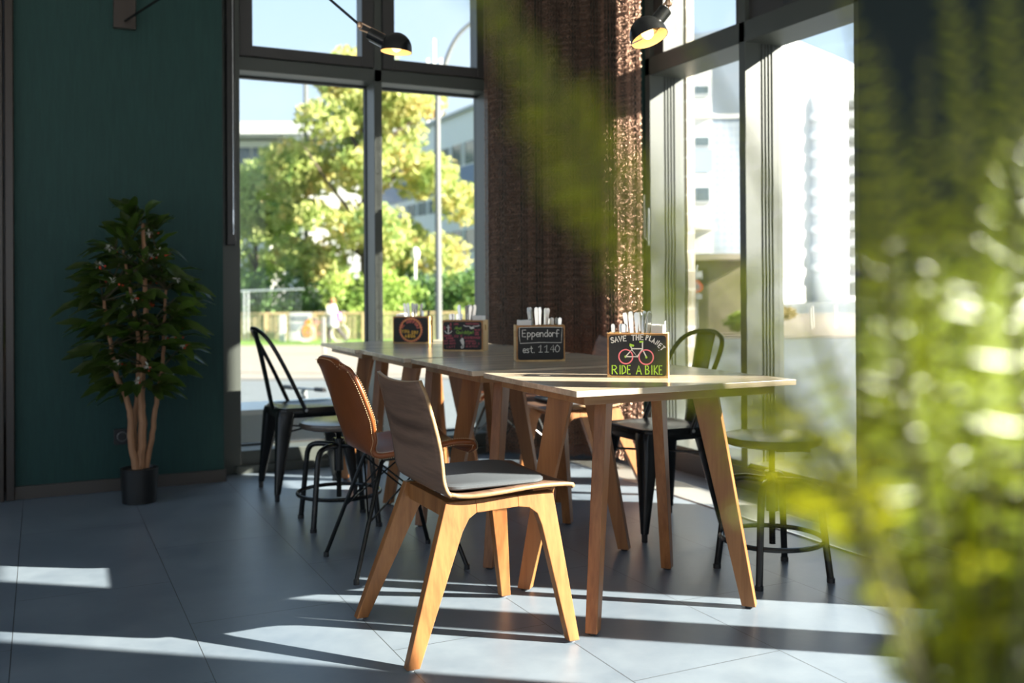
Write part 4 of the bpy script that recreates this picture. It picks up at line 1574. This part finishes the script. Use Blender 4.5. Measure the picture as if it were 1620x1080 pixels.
B0 = (0.29, 0.61, 0.695)
FR = [
    # long arching fronds to the left
    ([B0, (0.232, .60, .90), (0.203, .575, .955), (0.178, .57, 1.02), (0.150, .56, 1.095), (0.117, .56, 1.165), (0.09, .56, 1.21)], .020, 30),
    ([B0, (0.185, .52, .905), (0.148, .455, .975), (0.105, .42, 1.02), (0.062, .40, 1.065), (0.024, .38, 1.108), (-.006, .365, 1.155), (-.03, .35, 1.19)], .036, 30),
    ([B0, (0.20, .52, .88), (0.165, .47, .935), (0.13, .44, .985), (0.085, .42, 1.03), (0.05, .40, 1.085), (0.022, .385, 1.13)], .027, 24),
    ([B0, (0.205, .55, .90), (0.165, .52, .945), (0.13, .50, .975), (0.115, .485, .99), (0.10, .475, 1.00)], .030, 20),
    ([B0, (0.215, .60, .92), (0.175, .585, .965), (0.14, .56, .985), (0.108, .54, .993), (0.08, .52, .985)], .034, 20),
    ([B0, (0.22, .61, .89), (0.185, .60, .915), (0.155, .585, .925), (0.125, .57, .915)], .032, 18),
    # upright fronds on the right
    ([B0, (0.285, .59, .92), (0.280, .585, 1.02), (0.272, .58, 1.10), (0.262, .57, 1.18), (0.24, .56, 1.26)], .036, 30),
    ([B0, (0.30, .57, .92), (0.288, .56, 1.02), (0.283, .55, 1.10), (0.278, .545, 1.18), (0.27, .54, 1.26)], .034, 30),
    ([B0, (0.26, .63, .92), (0.25, .64, 1.0), (0.245, .65, 1.08), (0.235, .65, 1.17), (0.215, .645, 1.26)], .032, 28),
    ([B0, (0.275, .61, .90), (0.262, .61, .98), (0.257, .60, 1.06), (0.25, .59, 1.12), (0.245, .58, 1.19)], .032, 26),
    ([B0, (0.25, .58, .88), (0.235, .57, .94), (0.225, .57, 1.00), (0.222, .565, 1.07), (0.215, .56, 1.13), (0.205, .555, 1.19)], .030, 26),
]
for p, ll, n in FR:
    frond(p, ll, n)
for k in range(10):                                        # fuller growth around the pot
    a = rf.uniform(-.35, 2.4)
    hgt = rf.uniform(.10, .48)
    out_ = rf.uniform(.04, .15)
    e = (B0[0] + .03 + math.cos(a) * out_, B0[1] + rf.uniform(-.04, .14), B0[2] + .05 + hgt)
    m1 = tuple(B0[i] + (e[i] - B0[i]) * .35 + (0, 0, .05)[i] for i in range(3))
    m2 = tuple(B0[i] + (e[i] - B0[i]) * .72 + (0, 0, .05)[i] for i in range(3))
    frond([B0, m1, m2, e], rf.uniform(.028, .036), 22)
for k in range(20):                                        # low leaning fronds
    a = rf.uniform(.1, 2.45)
    r = rf.uniform(.05, .16)
    e = (B0[0] + .01 + math.cos(a) * r * .8, B0[1] + rf.uniform(-.05, .12), B0[2] + rf.uniform(.10, .27))
    m1 = (B0[0] + (e[0] - B0[0]) * .3, B0[1] + (e[1] - B0[1]) * .3, B0[2] + (e[2] - B0[2]) * .5)
    m2 = (B0[0] + (e[0] - B0[0]) * .65, B0[1] + (e[1] - B0[1]) * .65, e[2] - .01)
    frond([B0, m1, m2, e], rf.uniform(.030, .038), 20)

# ------------------------------------------------------------------ outside: ground
GZ = -0.95
ASPH = P('asphalt', (0.105, 0.119, 0.128), .8, noise=(3, .15))
PAVE = P('pavement', (0.215, 0.182, 0.150), .85, noise=(2, .12))
CURB = P('curb_stone', (.20, .19, .175), .8)
GRASS = P('grass', (.11, .20, .03), .8, noise=(3, .5))


def ground(x0, x1, y0, y1, z, h, name, mat, label):
    o = MB().span(x0, x1, y0, y1, -h, 0).obj(name, mat, smooth=False, loc=(0, 0, z), rotz=-HEAD)
    return struct(o, label)


ground(-120, 160, -40, 300, GZ, .3, 'road', ASPH, 'grey asphalt road outside the windows')
ground(-60, 3.2, 21.8, 34.4, GZ + .04, .2, 'sidewalk', PAVE, 'beige paved footpath across the road beyond the left window')
ground(-60, 3.2, 21.6, 21.8, GZ + .045, .2, 'curb', CURB, 'pale kerb along the far footpath')
ground(-60, 3.2, 34.4, 60, GZ + .06, .2, 'lawn', GRASS, 'green grass strip beyond the footpath')
ground(6, 70, 38, 70, GZ + .05, .2, 'sidewalk', PAVE, 'pale pavement across the road beyond the right windows')


def out(name, label, cat, x, d, group=None, z=GZ, rot=0.0):
    return thing(name, label, cat, S(x, d, z), -HEAD + rot, group)


BOUNCE = P('bounce_ground_pale', (.48, .46, .43), .85, noise=(2, .1))  # unseen pale ground, added to bounce fill light into the room
struct(MB().span(-24, 3.5, -24, -3.8, -.3, -.05).obj('bounce_ground', BOUNCE, smooth=False), 'unseen pale ground behind the viewer, added to bounce light')
struct(MB().span(-24, -3.5, -3.8, 5.4, -.3, -.05).obj('bounce_ground', BOUNCE, smooth=False), 'unseen pale ground beside the room, added to bounce light')

# ------------------------------------------------------------------ buildings
WHITE = P('render_white', (.74, .73, .70), .8)
OFFW = P('panel_white', (.66, .68, .70), .6)
BLUEP = P('panel_blue', (.10, .17, .30), .5)
WINGL = P('far_glass', (.10, .13, .14), .12, 0, .8, noise=(.6, .6))
GREYP = P('concrete_grey', (.40, .41, .42), .8)

b1 = out('office_building', 'pale office building with window bands and one blue band behind the big tree', 'building', 1.6, 45.2, z=GZ, rot=math.radians(116.6))
MB().span(.6, 24, -5, 0, 0, 11.55).obj('walls', OFFW, b1, smooth=False)
MB().span(.5, 24.1, -5.1, .18, 11.55, 11.75).obj('roof_edge', GREYP, b1, smooth=False)
MB().span(.6, 24, 0, .06, 7.50, 8.62).obj('blue_band', BLUEP, b1, smooth=False)
for z0, z1 in ((8.72, 9.92), (6.40, 7.16), (3.98, 5.16)):
    x = .8
    while x < 21:
        fr = MB().span(x, x + .06, 0, .07, z0, z1).span(x + 1.3, x + 1.36, 0, .07, z0, z1).obj('window_frame', GREYP, b1, smooth=False)
        MB().span(x + .06, x + 1.3, 0, .03, z0, z1).obj('pane', WINGL, fr, smooth=False)
        x += 1.75

b2 = out('apartment_block', 'white flat roofed block with overhanging roof slab, left behind the trees', 'building', -18.2, 70)
MB().span(-14, 10, 2.2, 16, 0, 12.9).obj('walls', WHITE, b2, smooth=False)
MB().span(-14, 0.6, 1.6, 2.2, 0, 9.5).obj('lower_wing', WHITE, b2, smooth=False)
MB().span(-14, 11, -.2, 16.4, 13.05, 13.9).obj('roof_slab', WHITE, b2, smooth=False)
MB().span(2.0, 3.2, .3, 1.4, 0, 13.05).obj('column', WHITE, b2, smooth=False)
for i in range(6):
    MB().span(-6 + 1.3 * i, -4.85 + 1.3 * i, 2.1, 2.2, 10.2, 12.4).obj('window', WINGL, b2, smooth=False)

m_ = thing('antenna_mast', 'slim white antenna mast rising above the big tree', 'antenna', S(-5.85, 75, GZ), -HEAD)
mb = MB()
for x in (-.5, 0, .5):
    mb.tube([(x, 0, 0), (x, 0, 19.5 + (1.5 if x == 0 else 0))], .10, 6)
for z in range(13, 20):
    mb.tube([(-.5, 0, z), (.5, 0, z + .5)], .05, 5)
for x in (-.62, .1, .62):
    mb.span(x - .14, x + .14, -.2, .1, 16.6, 19.0)
mb.obj('lattice', WHITE, m_, smooth=False)

b3 = out('white_tower_block', 'tall white high rise with stacked grey balconies beyond the right window', 'building', 32.4, 120, rot=math.radians(48.6))
MB().span(-6, 34, 0, 12, 0, 33).obj('walls', WHITE, b3, smooth=False)
for k in range(11):
    z = 2.4 + 2.42 * k
    MB().span(16.0, 28.0, -3.2, 0, z, z + .95).obj('balcony', GREYP, b3, smooth=False)
for x in (17.5, 22.5):
    MB().span(x, x + 1.3, -3.6, -2.9, 0, 29).obj('balcony_column', GREYP, b3, smooth=False)
for x in (9.6, 12.2):
    MB().span(x, x + .9, -3.4, 0, 0, 27).obj('stair_column', OFFW, b3, smooth=False)
for k in range(9):
    MB().span(9.0, 12.8, -3.6, 0, 4.0 + 2.42 * k, 4.9 + 2.42 * k).obj('stair_landing', OFFW, b3, smooth=False)

b4 = out('window_tower', 'white building with small stacked windows beside the brick return', 'building', 8.2, 50)
MB().span(-1.5, 2.0, 0, 8, 0, 14.2).obj('walls', WHITE, b4, smooth=False)
MB().span(.9, 2.0, -.06, 0, 7.85, 9.0).obj('blue_panel', P('panel_lightblue', (.30, .38, .48), .5), b4, smooth=False)
for z0, z1 in ((9.15, 9.6), (6.35, 7.05), (3.05, 3.7), (11.8, 12.2)):
    fr = MB().span(.95, 2.0, -.08, 0, z0 - .08, z1 + .08).obj('window_frame', OFFW, b4, smooth=False)
    MB().span(1.15, 1.85, -.10, -.08, z0, z1).obj('pane', WINGL, fr, smooth=False)
for z in (4.9, 10.6, 13.2):
    MB().span(-1.5, 2.15, -.2, 0, z, z + .18).obj('ledge', WHITE, b4, smooth=False)


def grid_glass():
    mt, nt, out_ = newmat('blue_curtain_wall')
    n, l = nt.nodes, nt.links
    b = n.new('ShaderNodeBsdfPrincipled')
    tc = n.new('ShaderNodeTexCoord')
    mp = n.new('ShaderNodeMapping')
    mp.inputs['Rotation'].default_value = (PI / 2, 0, 0)
    br = n.new('ShaderNodeTexBrick')
    br.offset = 0.0
    br.inputs['Scale'].default_value = 1.0
    br.inputs['Brick Width'].default_value = .5
    br.inputs['Row Height'].default_value = .5
    br.inputs['Mortar Size'].default_value = .05
    br.inputs['Color1'].default_value = (.30, .36, .43, 1)
    br.inputs['Color2'].default_value = (.32, .38, .45, 1)
    br.inputs['Mortar'].default_value = (.42, .46, .50, 1)
    l.new(tc.outputs['Object'], mp.inputs[0])
    l.new(mp.outputs[0], br.inputs['Vector'])
    l.new(br.outputs['Color'], b.inputs['Base Color'])
    b.inputs['Roughness'].default_value = .35
    l.new(b.outputs[0], out_.inputs[0])
    return mt


b5 = out('glass_office', 'pale blue gridded office block beyond the right window', 'building', 13.9, 70)
MB().span(0, 3.4, 0, 10, 0, 14.0).obj('facade', grid_glass(), b5, smooth=False)
MB().span(-.1, 3.5, -.1, 10.1, 14.0, 14.25).obj('roof_edge', WHITE, b5, smooth=False)

pv = out('pavilion', 'low beige pavilion with dark doorway beyond the right window', 'building', 7.2, 41)
MB().span(-.5, 2.7, 0, 4, 0, 3.1).obj('walls', P('sandstone', (.24, .21, .14), .85, noise=(2, .2)), pv, smooth=False)
MB().span(-.7, 2.9, -.6, 4.2, 3.1, 3.35).obj('roof', P('sand_roof', (.3, .26, .19), .8), pv, smooth=False)
MB().span(.15, .95, -.05, .02, 0, 2.75).obj('doorway', P('doorway_dark', (.09, .085, .04), .6), pv, smooth=False)

# ------------------------------------------------------------------ traffic sign, bollards, lamps, posts
sg = out('traffic_sign', 'round red ringed traffic sign with white plates above and below', 'sign', 7.16, 38.2)
MB().tube([(0, .04, 0), (0, .04, 2.85)], .035, 8).obj('post', GREYP, sg)
RX = Matrix.Rotation(PI / 2, 4, 'X')
SIGNW = P('sign_white', (.50, .50, .48), .5)
SIGNR = P('sign_red', (.75, .10, .03), .5)
MB().lathe([(0, 0), (.21, 0), (.21, .02), (0, .02)], 28, (0, 0, 2.0), RX).obj('disc', SIGNW, sg, smooth=False)
MB().lathe([(.15, .02), (.215, .02), (.215, .032), (.15, .032), (.15, .02)], 28, (0, 0, 2.0), RX).obj('red_ring', SIGNR, sg, smooth=False)
k = Chalk(.2, .2, -.022)
k.char('1', .22, .12, .7, .022, 0, .6)
k.char('0', .58, .12, .7, .022, 0, .7)
for v in k.mb.bm.verts:
    v.co.z += 2.0
k.obj('numerals', P('sign_black', (.03, .03, .03), .6), sg)
for z0, z1, w in ((2.33, 2.58, .22), (1.5, 1.72, .18)):
    MB().span(-w, w, -.02, 0, z0, z1).obj('plate', SIGNW, sg, smooth=False)

BOLL = P('bollard_steel', (.55, .53, .48), .5)


def bollard(x, d, label):
    o = MB().lathe([(0, 0), (.07, 0), (.055, .02), (.055, .98), (.04, 1.03), (0, 1.04)], 14).obj('bollard', BOLL)
    o.location = S(x, d, GZ + .02)
    return tag(o, label, 'bollard', 'bollards across the road')


for u, lab in ((1236, 'grey bollard first from the mullion beyond the right window'), (1284, 'grey bollard second from the mullion beyond the right window'),
               (1321, 'grey bollard third from the mullion beyond the right window'), (1356, 'grey bollard next to the dark pier beyond the right window')):
    bollard((u - 810) / 1556 * 46.5, 46.5, lab)
o = MB().span(-.05, .05, -.05, .05, 0, 1.12).obj('marker_post', P('post_pale', (.30, .29, .26), .6), smooth=False, bevel=.01)
o.location, o.rotation_euler.z = S(-5.66, 29.5, GZ + .04), -HEAD
tag(o, 'pale square post on the far footpath beside the walking woman', 'post')

sl = out('street_lamp', 'tall grey street lamp with curved arm beyond the left window', 'street lamp', -1.67, 22.3)
pts = spline([(0, 0, 0), (0, 0, 3), (.0, 0, 6.1), (.05, 0, 6.5), (.22, 0, 7.2), (.5, 0, 7.75), (.95, 0, 8.15)], 40)
MB().tube(pts, [.075 - .035 * i / 39 for i in range(40)], 10).obj('pole', P('lamp_grey', (.13, .135, .13), .5), sl)
MB().box((1.2, 0, 8.26), (.55, .2, .10)).obj('lamp_head', P('lamp_white', (.75, .75, .73), .4), sl, smooth=False, bevel=.03)
gl_ = out('globe_lamp', 'small pale post lamp standing among the bushes', 'street lamp', -4.09, 41.6)
MB().tube([(0, 0, 0), (0, 0, 3.2)], .05, 8).obj('pole', P('lamp_pale', (.7, .7, .66), .5), gl_)
MB().lathe([(0, 3.2), (.16, 3.25), (.2, 3.5), (.12, 3.7), (0, 3.75)], 14).obj('lamp_head', MATS['lamp_pale'], gl_)
fp = out('flag_pole', 'slim pale mast standing within the crown of the big tree', 'mast', -9.4, 45)
MB().tube([(0, 0, 0), (0, 0, 11.6)], [.12, .09], 8).obj('pole', MATS['lamp_grey'], fp)

# ------------------------------------------------------------------ fences
FWOOD = P('fence_wood', (.50, .36, .19), .7)
FMESH = P('fence_lath', (.42, .35, .20), .8)
gf = out('garden_fence', 'low sunlit wooden fence with fine laths behind the grass strip', 'fence', -11.2, 37.3)
x = 0.0
while x <= 13.0:
    MB().span(x - .05, x + .05, -.05, .05, 0, 1.12).obj('post', FWOOD, gf, smooth=False)
    x += 1.85
MB().span(0, 13, -.035, .035, 1.04, 1.12).obj('top_rail', FWOOD, gf, smooth=False)
mb = MB()
for i in range(13):
    mb.span(0, 13, -.01, .01, .10 + i * .072, .10 + i * .072 + .036)
for i in range(66):
    mb.span(i * .2, i * .2 + .025, -.02, .0, .08, 1.0)
mb.obj('lath_panel', FMESH, gf, smooth=False)
mf = out('mesh_fence', 'grey wire construction fence panel at the far left of the window', 'fence', -11.4, 36.9)
STG = P('galvanised', (.55, .58, .60), .4, .6)
for x in (1.35, 1.50):
    MB().tube([(x, 0, 0), (x, 0, 1.92)], .028, 8).obj('post', STG, mf)
mb = MB().tube([(0, 0, 1.9), (3.6, 0, 2.0)], .03, 8)
for i in range(24):
    mb.tube([(i * .15, 0, .1), (i * .15, 0, 1.9)], .004, 4)
mb.obj('mesh_panel', STG, mf)

pb = out('poster_board', 'white poster board with a dark and orange picture on the fence', 'poster', -7.95, 37.0)
MB().span(-.42, .42, -.03, 0, .05, 1.12).obj('board', SIGNW, pb, smooth=False)
MB().span(-.36, .36, -.045, -.03, .45, .72).obj('grey_print', P('print_grey', (.25, .28, .30), .6), pb, smooth=False)
MB().prism([(.12, .22), (.40, .22), (.40, .92), (.20, .80), (.05, .45)], -.055, -.03, lambda u, v, d: (u, d, v)).obj('orange_print', P('print_orange', (.80, .25, .04), .6), pb, smooth=False)
MB().span(-.34, .3, -.045, -.03, .82, 1.0).obj('dark_print', P('print_dark', (.18, .20, .22), .6), pb, smooth=False)
wp = MB().span(-.11, .11, -.05, .05, 0, 1.0).obj('notice_panel', SIGNW, smooth=False)
wp.location, wp.rotation_euler.z = S(-8.55, 36.6, GZ + .04), -HEAD
tag(wp, 'narrow white panel standing left of the poster board', 'panel')

# ------------------------------------------------------------------ trees, bushes
TR1 = leafmat('autumn_leaf', [(.15, .25, .07), (.36, .44, .13), (.54, .53, .20), (.60, .44, .17)], .55, .5, .9)
TR2 = leafmat('lime_leaf', [(.22, .35, .09), (.42, .52, .16), (.54, .58, .22)], .55, .5, .7)
TR3 = leafmat('dark_leaf', [(.05, .11, .03), (.10, .19, .05), (.17, .28, .08)], .55, .30, .8)
TR4 = leafmat('light_leaf', [(.20, .33, .07), (.36, .47, .11), (.50, .58, .17)], .55, .40, .8)
TRUNK = P('tree_bark', (.10, .075, .055), .9, noise=(4, .4))


def foliage(blobs, n, size, seed):
    r = random.Random(seed)
    verts, faces = [], []
    tot = sum(b[3] * b[4] * b[5] for b in blobs)
    for bx, by, bz, rx, ry, rz in blobs:
        m_n = int(n * rx * ry * rz / tot)
        for _ in range(m_n):
            d = Vector((r.gauss(0, 1), r.gauss(0, 1), r.gauss(0, 1))).normalized()
            q = r.random() ** .45
            c = Vector((bx + d.x * rx * q, by + d.y * ry * q, bz + d.z * rz * q))
            a = Vector((r.gauss(0, 1), r.gauss(0, 1), r.gauss(0, .7))).normalized()
            b = a.orthogonal().normalized()
            b = Matrix.Rotation(r.uniform(0, 6.28), 3, a) @ b
            s = size * r.uniform(.6, 1.25)
            e_ = a.cross(b)
            k = len(verts)
            verts += [c - b * s, c + e_ * s * .55 + a * s * .12, c + b * s, c - e_ * s * .55 + a * s * .12]
            faces.append((k, k + 1, k + 2, k + 3))
    return verts, faces


def plant(name, label, cat, x, d, blobs, n, size, mat, trunk, seed, group=None, z=GZ):
    t = out(name, label, cat, x, d, group, z)
    v, f = foliage(blobs, n, size, seed)
    me = bpy.data.meshes.new('crown')
    me.from_pydata(v, [], f)
    me.materials.append(mat)
    o = bpy.data.objects.new('crown' if trunk else 'foliage', me)
    C.objects.link(o)
    o.parent = t
    if trunk:
        h, r = trunk
        mb = MB().tube([(0, 0, 0), (.05, 0, h * .5), (-.05, 0, h)], [r, r * .8, r * .45], 10)
        q = random.Random(seed)
        for i in range(9):
            a = 2 * PI * i / 9 + q.random()
            z0 = h * q.uniform(.35, .9)
            L_ = h * q.uniform(.25, .42)
            mb.tube([(0, 0, z0), (math.cos(a) * L_ * .6, math.sin(a) * L_ * .6, z0 + L_ * .45), (math.cos(a) * L_, math.sin(a) * L_, z0 + L_ * .8)], [r * .4, r * .25, r * .08], 7)
        mb.obj('trunk', TRUNK, t)
    return t


q = random.Random(21)
bl = []
for _ in range(70):
    a, h = q.uniform(0, 2 * PI), q.uniform(0, 1)
    z = 2.6 + 9.3 * h
    w = 4.5 * math.sin(PI * min(.97, .22 + .72 * h)) ** .9
    r_ = w * math.sqrt(q.random())
    s = q.uniform(.75, 1.35)
    bl.append((r_ * math.cos(a) + .25, r_ * math.sin(a) * .8, z, s, s, s * .75))
plant('autumn_tree', 'large maple like tree turning yellow behind the window mullion', 'tree', -6.35, 42.5, bl, 19000, .18, TR1, (9.5, .26), 1)
bl = []
for _ in range(34):
    a, h = q.uniform(0, 2 * PI), q.uniform(0, 1)
    w = 2.9 * math.sin(PI * min(.97, .25 + .7 * h))
    r_ = w * math.sqrt(q.random())
    s = q.uniform(.7, 1.2)
    bl.append((r_ * math.cos(a), r_ * math.sin(a) * .7, 2.9 + 4.7 * h, s, s, s * .8))
plant('lime_tree', 'smaller yellow green tree at the left edge of the window', 'tree', -12.0, 46, bl, 8000, .16, TR2, (6.0, .16), 2)
bl = [(q.uniform(-1.9, 1.9), q.uniform(-.7, .7), 1.0 + q.uniform(-.3, 1.3), 1.0, .8, .8) for _ in range(10)]
SH = [('dark green bush at the far left behind the wire fence', -10.3, 40.0, 2.1, 2.9, TR3, 11), ('tall dark bush under the big tree', -7.6, 40.4, 2.0, 3.0, TR3, 12), ('pale leaved bush left of the mullion', -6.1, 39.3, 1.7, 3.2, TR4, 13),
      ('pale leaved bush right of the mullion', -4.9, 40.0, 1.5, 2.9, TR4, 14), ('dark bush behind the street lamp', -3.1, 40.5, 1.8, 2.8, TR3, 15), ('bright yellow green bush next to the copper curtain', -1.3, 40.0, 1.6, 3.1, TR2, 16), ('bright bush mostly behind the copper curtain', .9, 40.5, 1.6, 2.9, TR2, 17)]
for lab, x, d, w, h, mt, sd in SH:
    q = random.Random(sd)
    bl = [(q.uniform(-w * .75, w * .75), q.uniform(-.7, .7), h * q.uniform(.15, .78), w * .42, .75, h * .24) for _ in range(13)]
    plant('bush', lab, 'bush', x, d, bl, 2300, .11, mt, None, sd, 'bushes behind the fence')
bl = [(q.uniform(-.9, .9), q.uniform(-.4, .4), q.uniform(.3, .75), .5, .5, .38) for _ in range(9)]
plant('bush', 'low brownish bush before the white high rise', 'bush', 14.7, 55, bl, 1500, .10, leafmat('brown_leaf', [(.16, .13, .05), (.28, .22, .09), (.36, .29, .14)], .6, .2, 1), None, 31, z=GZ + .05)
plant('bush', 'low yellowish bush before the beige pavilion', 'bush', 9.4, 39, bl, 1500, .10, TR4, None, 32, z=GZ + .05)
bl = [(q.uniform(-7, 7), q.uniform(-1, 1), q.uniform(.4, 2.6), 1.5, .8, 1.0) for _ in range(30)]
plant('hedge', 'long dark green hedge behind the bushes', 'hedge', -6.2, 43.6, bl, 5200, .15, TR3, None, 41)

# ------------------------------------------------------------------ parked scooters and the low wall outside
SCB = P('scooter_black', (.03, .03, .032), .4)
SCG = P('scooter_grey', (.35, .36, .36), .35, .5)


def make_scooter():
    t = thing('kick_scooter', '', 'scooter')
    MB().span(-.05, .62, -.075, .075, .085, .125).obj('deck', SCB, t, smooth=False, bevel=.01)
    for x in (-.10, .74):
        MB().lathe([(.02, -.025), (.085, -.028), (.105, -.018), (.11, 0), (.105, .018), (.085, .028), (.02, .025)], 22, (x, 0, .11), RX).obj('wheel', BLACKPL, t)
    MB().tube([(.74, 0, .14), (.68, 0, .35), (.58, 0, 1.14)], [.035, .026, .024], 10).obj('stem', SCG, t)
    hb = MB().tube([(.58, -.25, 1.15), (.58, .25, 1.15)], .013, 8).obj('handlebar', SCG, t)
    for s in (-1, 1):
        MB().tube([(.58, s * .25, 1.15), (.58, s * .14, 1.15)], .020, 8).obj('grip', SCB, hb)
        MB().tube([(.58, s * .12, 1.15), (.63, s * .13, 1.14), (.65, s * .22, 1.13)], .006, 6).obj('brake_lever', SCG, hb)
    MB().tube([(.58, .04, 1.12), (.64, .02, 1.0), (.66, 0, .6)], .006, 6).obj('cable', SCB, t)
    return t


sc0 = make_scooter()
SPOT = [(-2.12, 7.95, 'first scooter from the left frame outside the left window'), (-1.72, 7.95, 'second scooter from the left, behind the bistro chair'),
        (-1.42, 7.85, 'scooter behind the tan leather chair outside the window'), (-.42, 7.5, 'scooter glimpsed between the table legs outside the window')]
for i, (x, d, lab) in enumerate(SPOT):
    o = sc0 if i == 0 else dup(sc0)
    o.location, o.rotation_euler.z = S(x, d, GZ), -HEAD + math.radians(55)
    tag(o, lab, 'scooter', 'parked kick scooters')
lw_ = thing('planter_wall', 'low white topped block standing outside the left window', 'low wall', (.4, 6.38, GZ))
MB().span(-1.5, 1.78, 0, .42, 0, 1.20).obj('block', P('wall_greywhite', (.62, .64, .65), .7), lw_, smooth=False)
MB().span(-1.52, 1.80, -.02, .44, 1.20, 1.235).obj('coping', P('coping_white', (.90, .87, .83), .6), lw_, smooth=False, bevel=.004)

# ------------------------------------------------------------------ bicycle
bk = out('bicycle', 'pale parked bicycle with a basket behind the walking woman', 'bicycle', -6.98, 36.3, z=GZ + .04)
TYRE = P('tyre_pale', (.55, .52, .46), .6)
BFR = P('bike_frame', (.40, .12, .16), .4)
for x in (-.62, .62):
    w = MB().tube([(x + .31 * math.cos(2 * PI * i / 28), 0, .33 + .31 * math.sin(2 * PI * i / 28)) for i in range(28)], .022, 6, closed=True).obj('wheel', TYRE, bk)
    s = MB()
    for i in range(12):
        a = 2 * PI * i / 12
        s.tube([(x, 0, .33), (x + .3 * math.cos(a), 0, .33 + .3 * math.sin(a))], .003, 4)
    s.obj('spokes', STG, w)
f = MB()
for L_ in ([(-.62, 0, .33), (-.15, 0, .28), (-.28, 0, .80)], [(-.62, 0, .33), (-.28, 0, .78)], [(-.15, 0, .28), (.38, 0, .82)], [(-.26, 0, .72), (.36, 0, .78)], [(.62, 0, .33), (.36, 0, .92)]):
    f.tube(L_, .02, 7)
f.obj('frame', BFR, bk)
MB().tube([(.36, 0, .92), (.33, 0, 1.02), (.22, -.25, 1.06), (.1, -.28, 1.04)], .013, 6).tube([(.33, 0, 1.02), (.22, .25, 1.06), (.1, .28, 1.04)], .013, 6).obj('handlebar', STG, bk)
MB().lathe([(0, .80), (.11, .83), (.10, .88), (0, .90)], 14, (-.30, 0, 0)).obj('saddle', SCB, bk)
MB().span(.46, .80, -.17, .17, .72, .98).obj('basket', P('basket_brown', (.36, .25, .15), .8), bk, smooth=False, bevel=.02)

# ------------------------------------------------------------------ person walking past
pr = out('person', 'woman in white coat and dark leggings walking past the fence, hand at her head', 'person', -6.44, 35.2, z=GZ + .045)


def skin_body(name, verts, edges, radii, mat, parent, root=0, sub=2):
    me = bpy.data.meshes.new(name)
    me.from_pydata(verts, edges, [])
    o = bpy.data.objects.new(name, me)
    C.objects.link(o)
    o.parent = parent
    me.materials.append(mat)
    sk_ = o.modifiers.new('skin', 'SKIN')
    sk_.use_smooth_shade = True
    lay = me.skin_vertices[0].data
    for i, r in enumerate(radii):
        lay[i].radius = (r, r)
    lay[root].use_root = True
    s = o.modifiers.new('sub', 'SUBSURF')
    s.levels = s.render_levels = sub
    return o


SKIN = P('skin', (.62, .40, .29), .6)
bodyv = [(0, 0, .84), (.01, 0, 1.02), (.02, 0, 1.22), (.01, 0, 1.32), (-.01, 0, 1.40), (-.02, 0, 1.50),       # pelvis, waist, chest, neck, head
         (-.04, -.09, .80), (-.09, -.09, .44), (-.08, -.09, .06), (-.20, -.09, .03),                           # near leg
         (.06, .09, .80), (.22, .09, .46), (.50, .09, .16), (.42, .09, .07),                                    # trailing leg
         (.0, -.16, 1.26), (-.10, -.24, 1.06), (-.16, -.14, 1.30), (-.12, -.09, 1.40),                          # arm raised to the head
         (.02, .16, 1.26), (.10, .22, 1.02), (.08, .20, .80), (.07, .2, .73)]
bodye = [(0, 1), (1, 2), (2, 3), (3, 4), (4, 5), (0, 6), (6, 7), (7, 8), (8, 9), (0, 10), (10, 11), (11, 12), (12, 13), (2, 14), (14, 15), (15, 16), (16, 17), (2, 18), (18, 19), (19, 20), (20, 21)]
bodyr = [.12, .11, .12, .05, .07, .095, .085, .055, .038, .035, .085, .055, .038, .035, .05, .038, .03, .03, .05, .038, .03, .03]
skin_body('body', bodyv, bodye, bodyr, SKIN, pr)
LEGG = P('leggings_dark', (.045, .035, .045), .7)
lv = [bodyv[0]] + bodyv[6:10] + bodyv[10:14]
skin_body('leggings', lv, [(0, 1), (1, 2), (2, 3), (3, 4), (0, 5), (5, 6), (6, 7), (7, 8)], [.125, .094, .063, .046, .042, .094, .063, .046, .042], LEGG, pr)
COAT = P('coat_white', (.52, .50, .49), .8)
MB().lathe([(.20, .58), (.205, .70), (.18, .90), (.155, 1.05), (.175, 1.2), (.16, 1.30), (.07, 1.36), (.0, 1.36)], 18, (.01, 0, 0), Matrix.Diagonal((.95, 1.05, 1, 1))).obj('coat', COAT, pr, solid=.012)
skin_body('sleeves', [(0, -.10, 1.27), (0, -.17, 1.25), (-.10, -.24, 1.06), (-.15, -.15, 1.27), (.02, .10, 1.27), (.03, .17, 1.25), (.10, .22, 1.02), (.08, .20, .82)], [(0, 1), (1, 2), (2, 3), (4, 5), (5, 6), (6, 7)], [.07, .07, .055, .045, .07, .07, .055, .045], COAT, pr)
MB().lathe([(0, -.115), (.06, -.10), (.10, -.03), (.108, .03), (.085, .09), (0, .118)], 16, (.012, 0, 1.515)).obj('hair', P('hair_auburn', (.30, .12, .05), .6), pr)
MB().lathe([(.09, 1.30), (.13, 1.33), (.12, 1.39), (.085, 1.40)], 16).obj('hood', COAT, pr, solid=.02)
MB().span(.13, .30, -.12, .12, .82, 1.12).obj('purple_bag', P('bag_purple', (.45, .16, .55), .6), pr, smooth=False, bevel=.04)
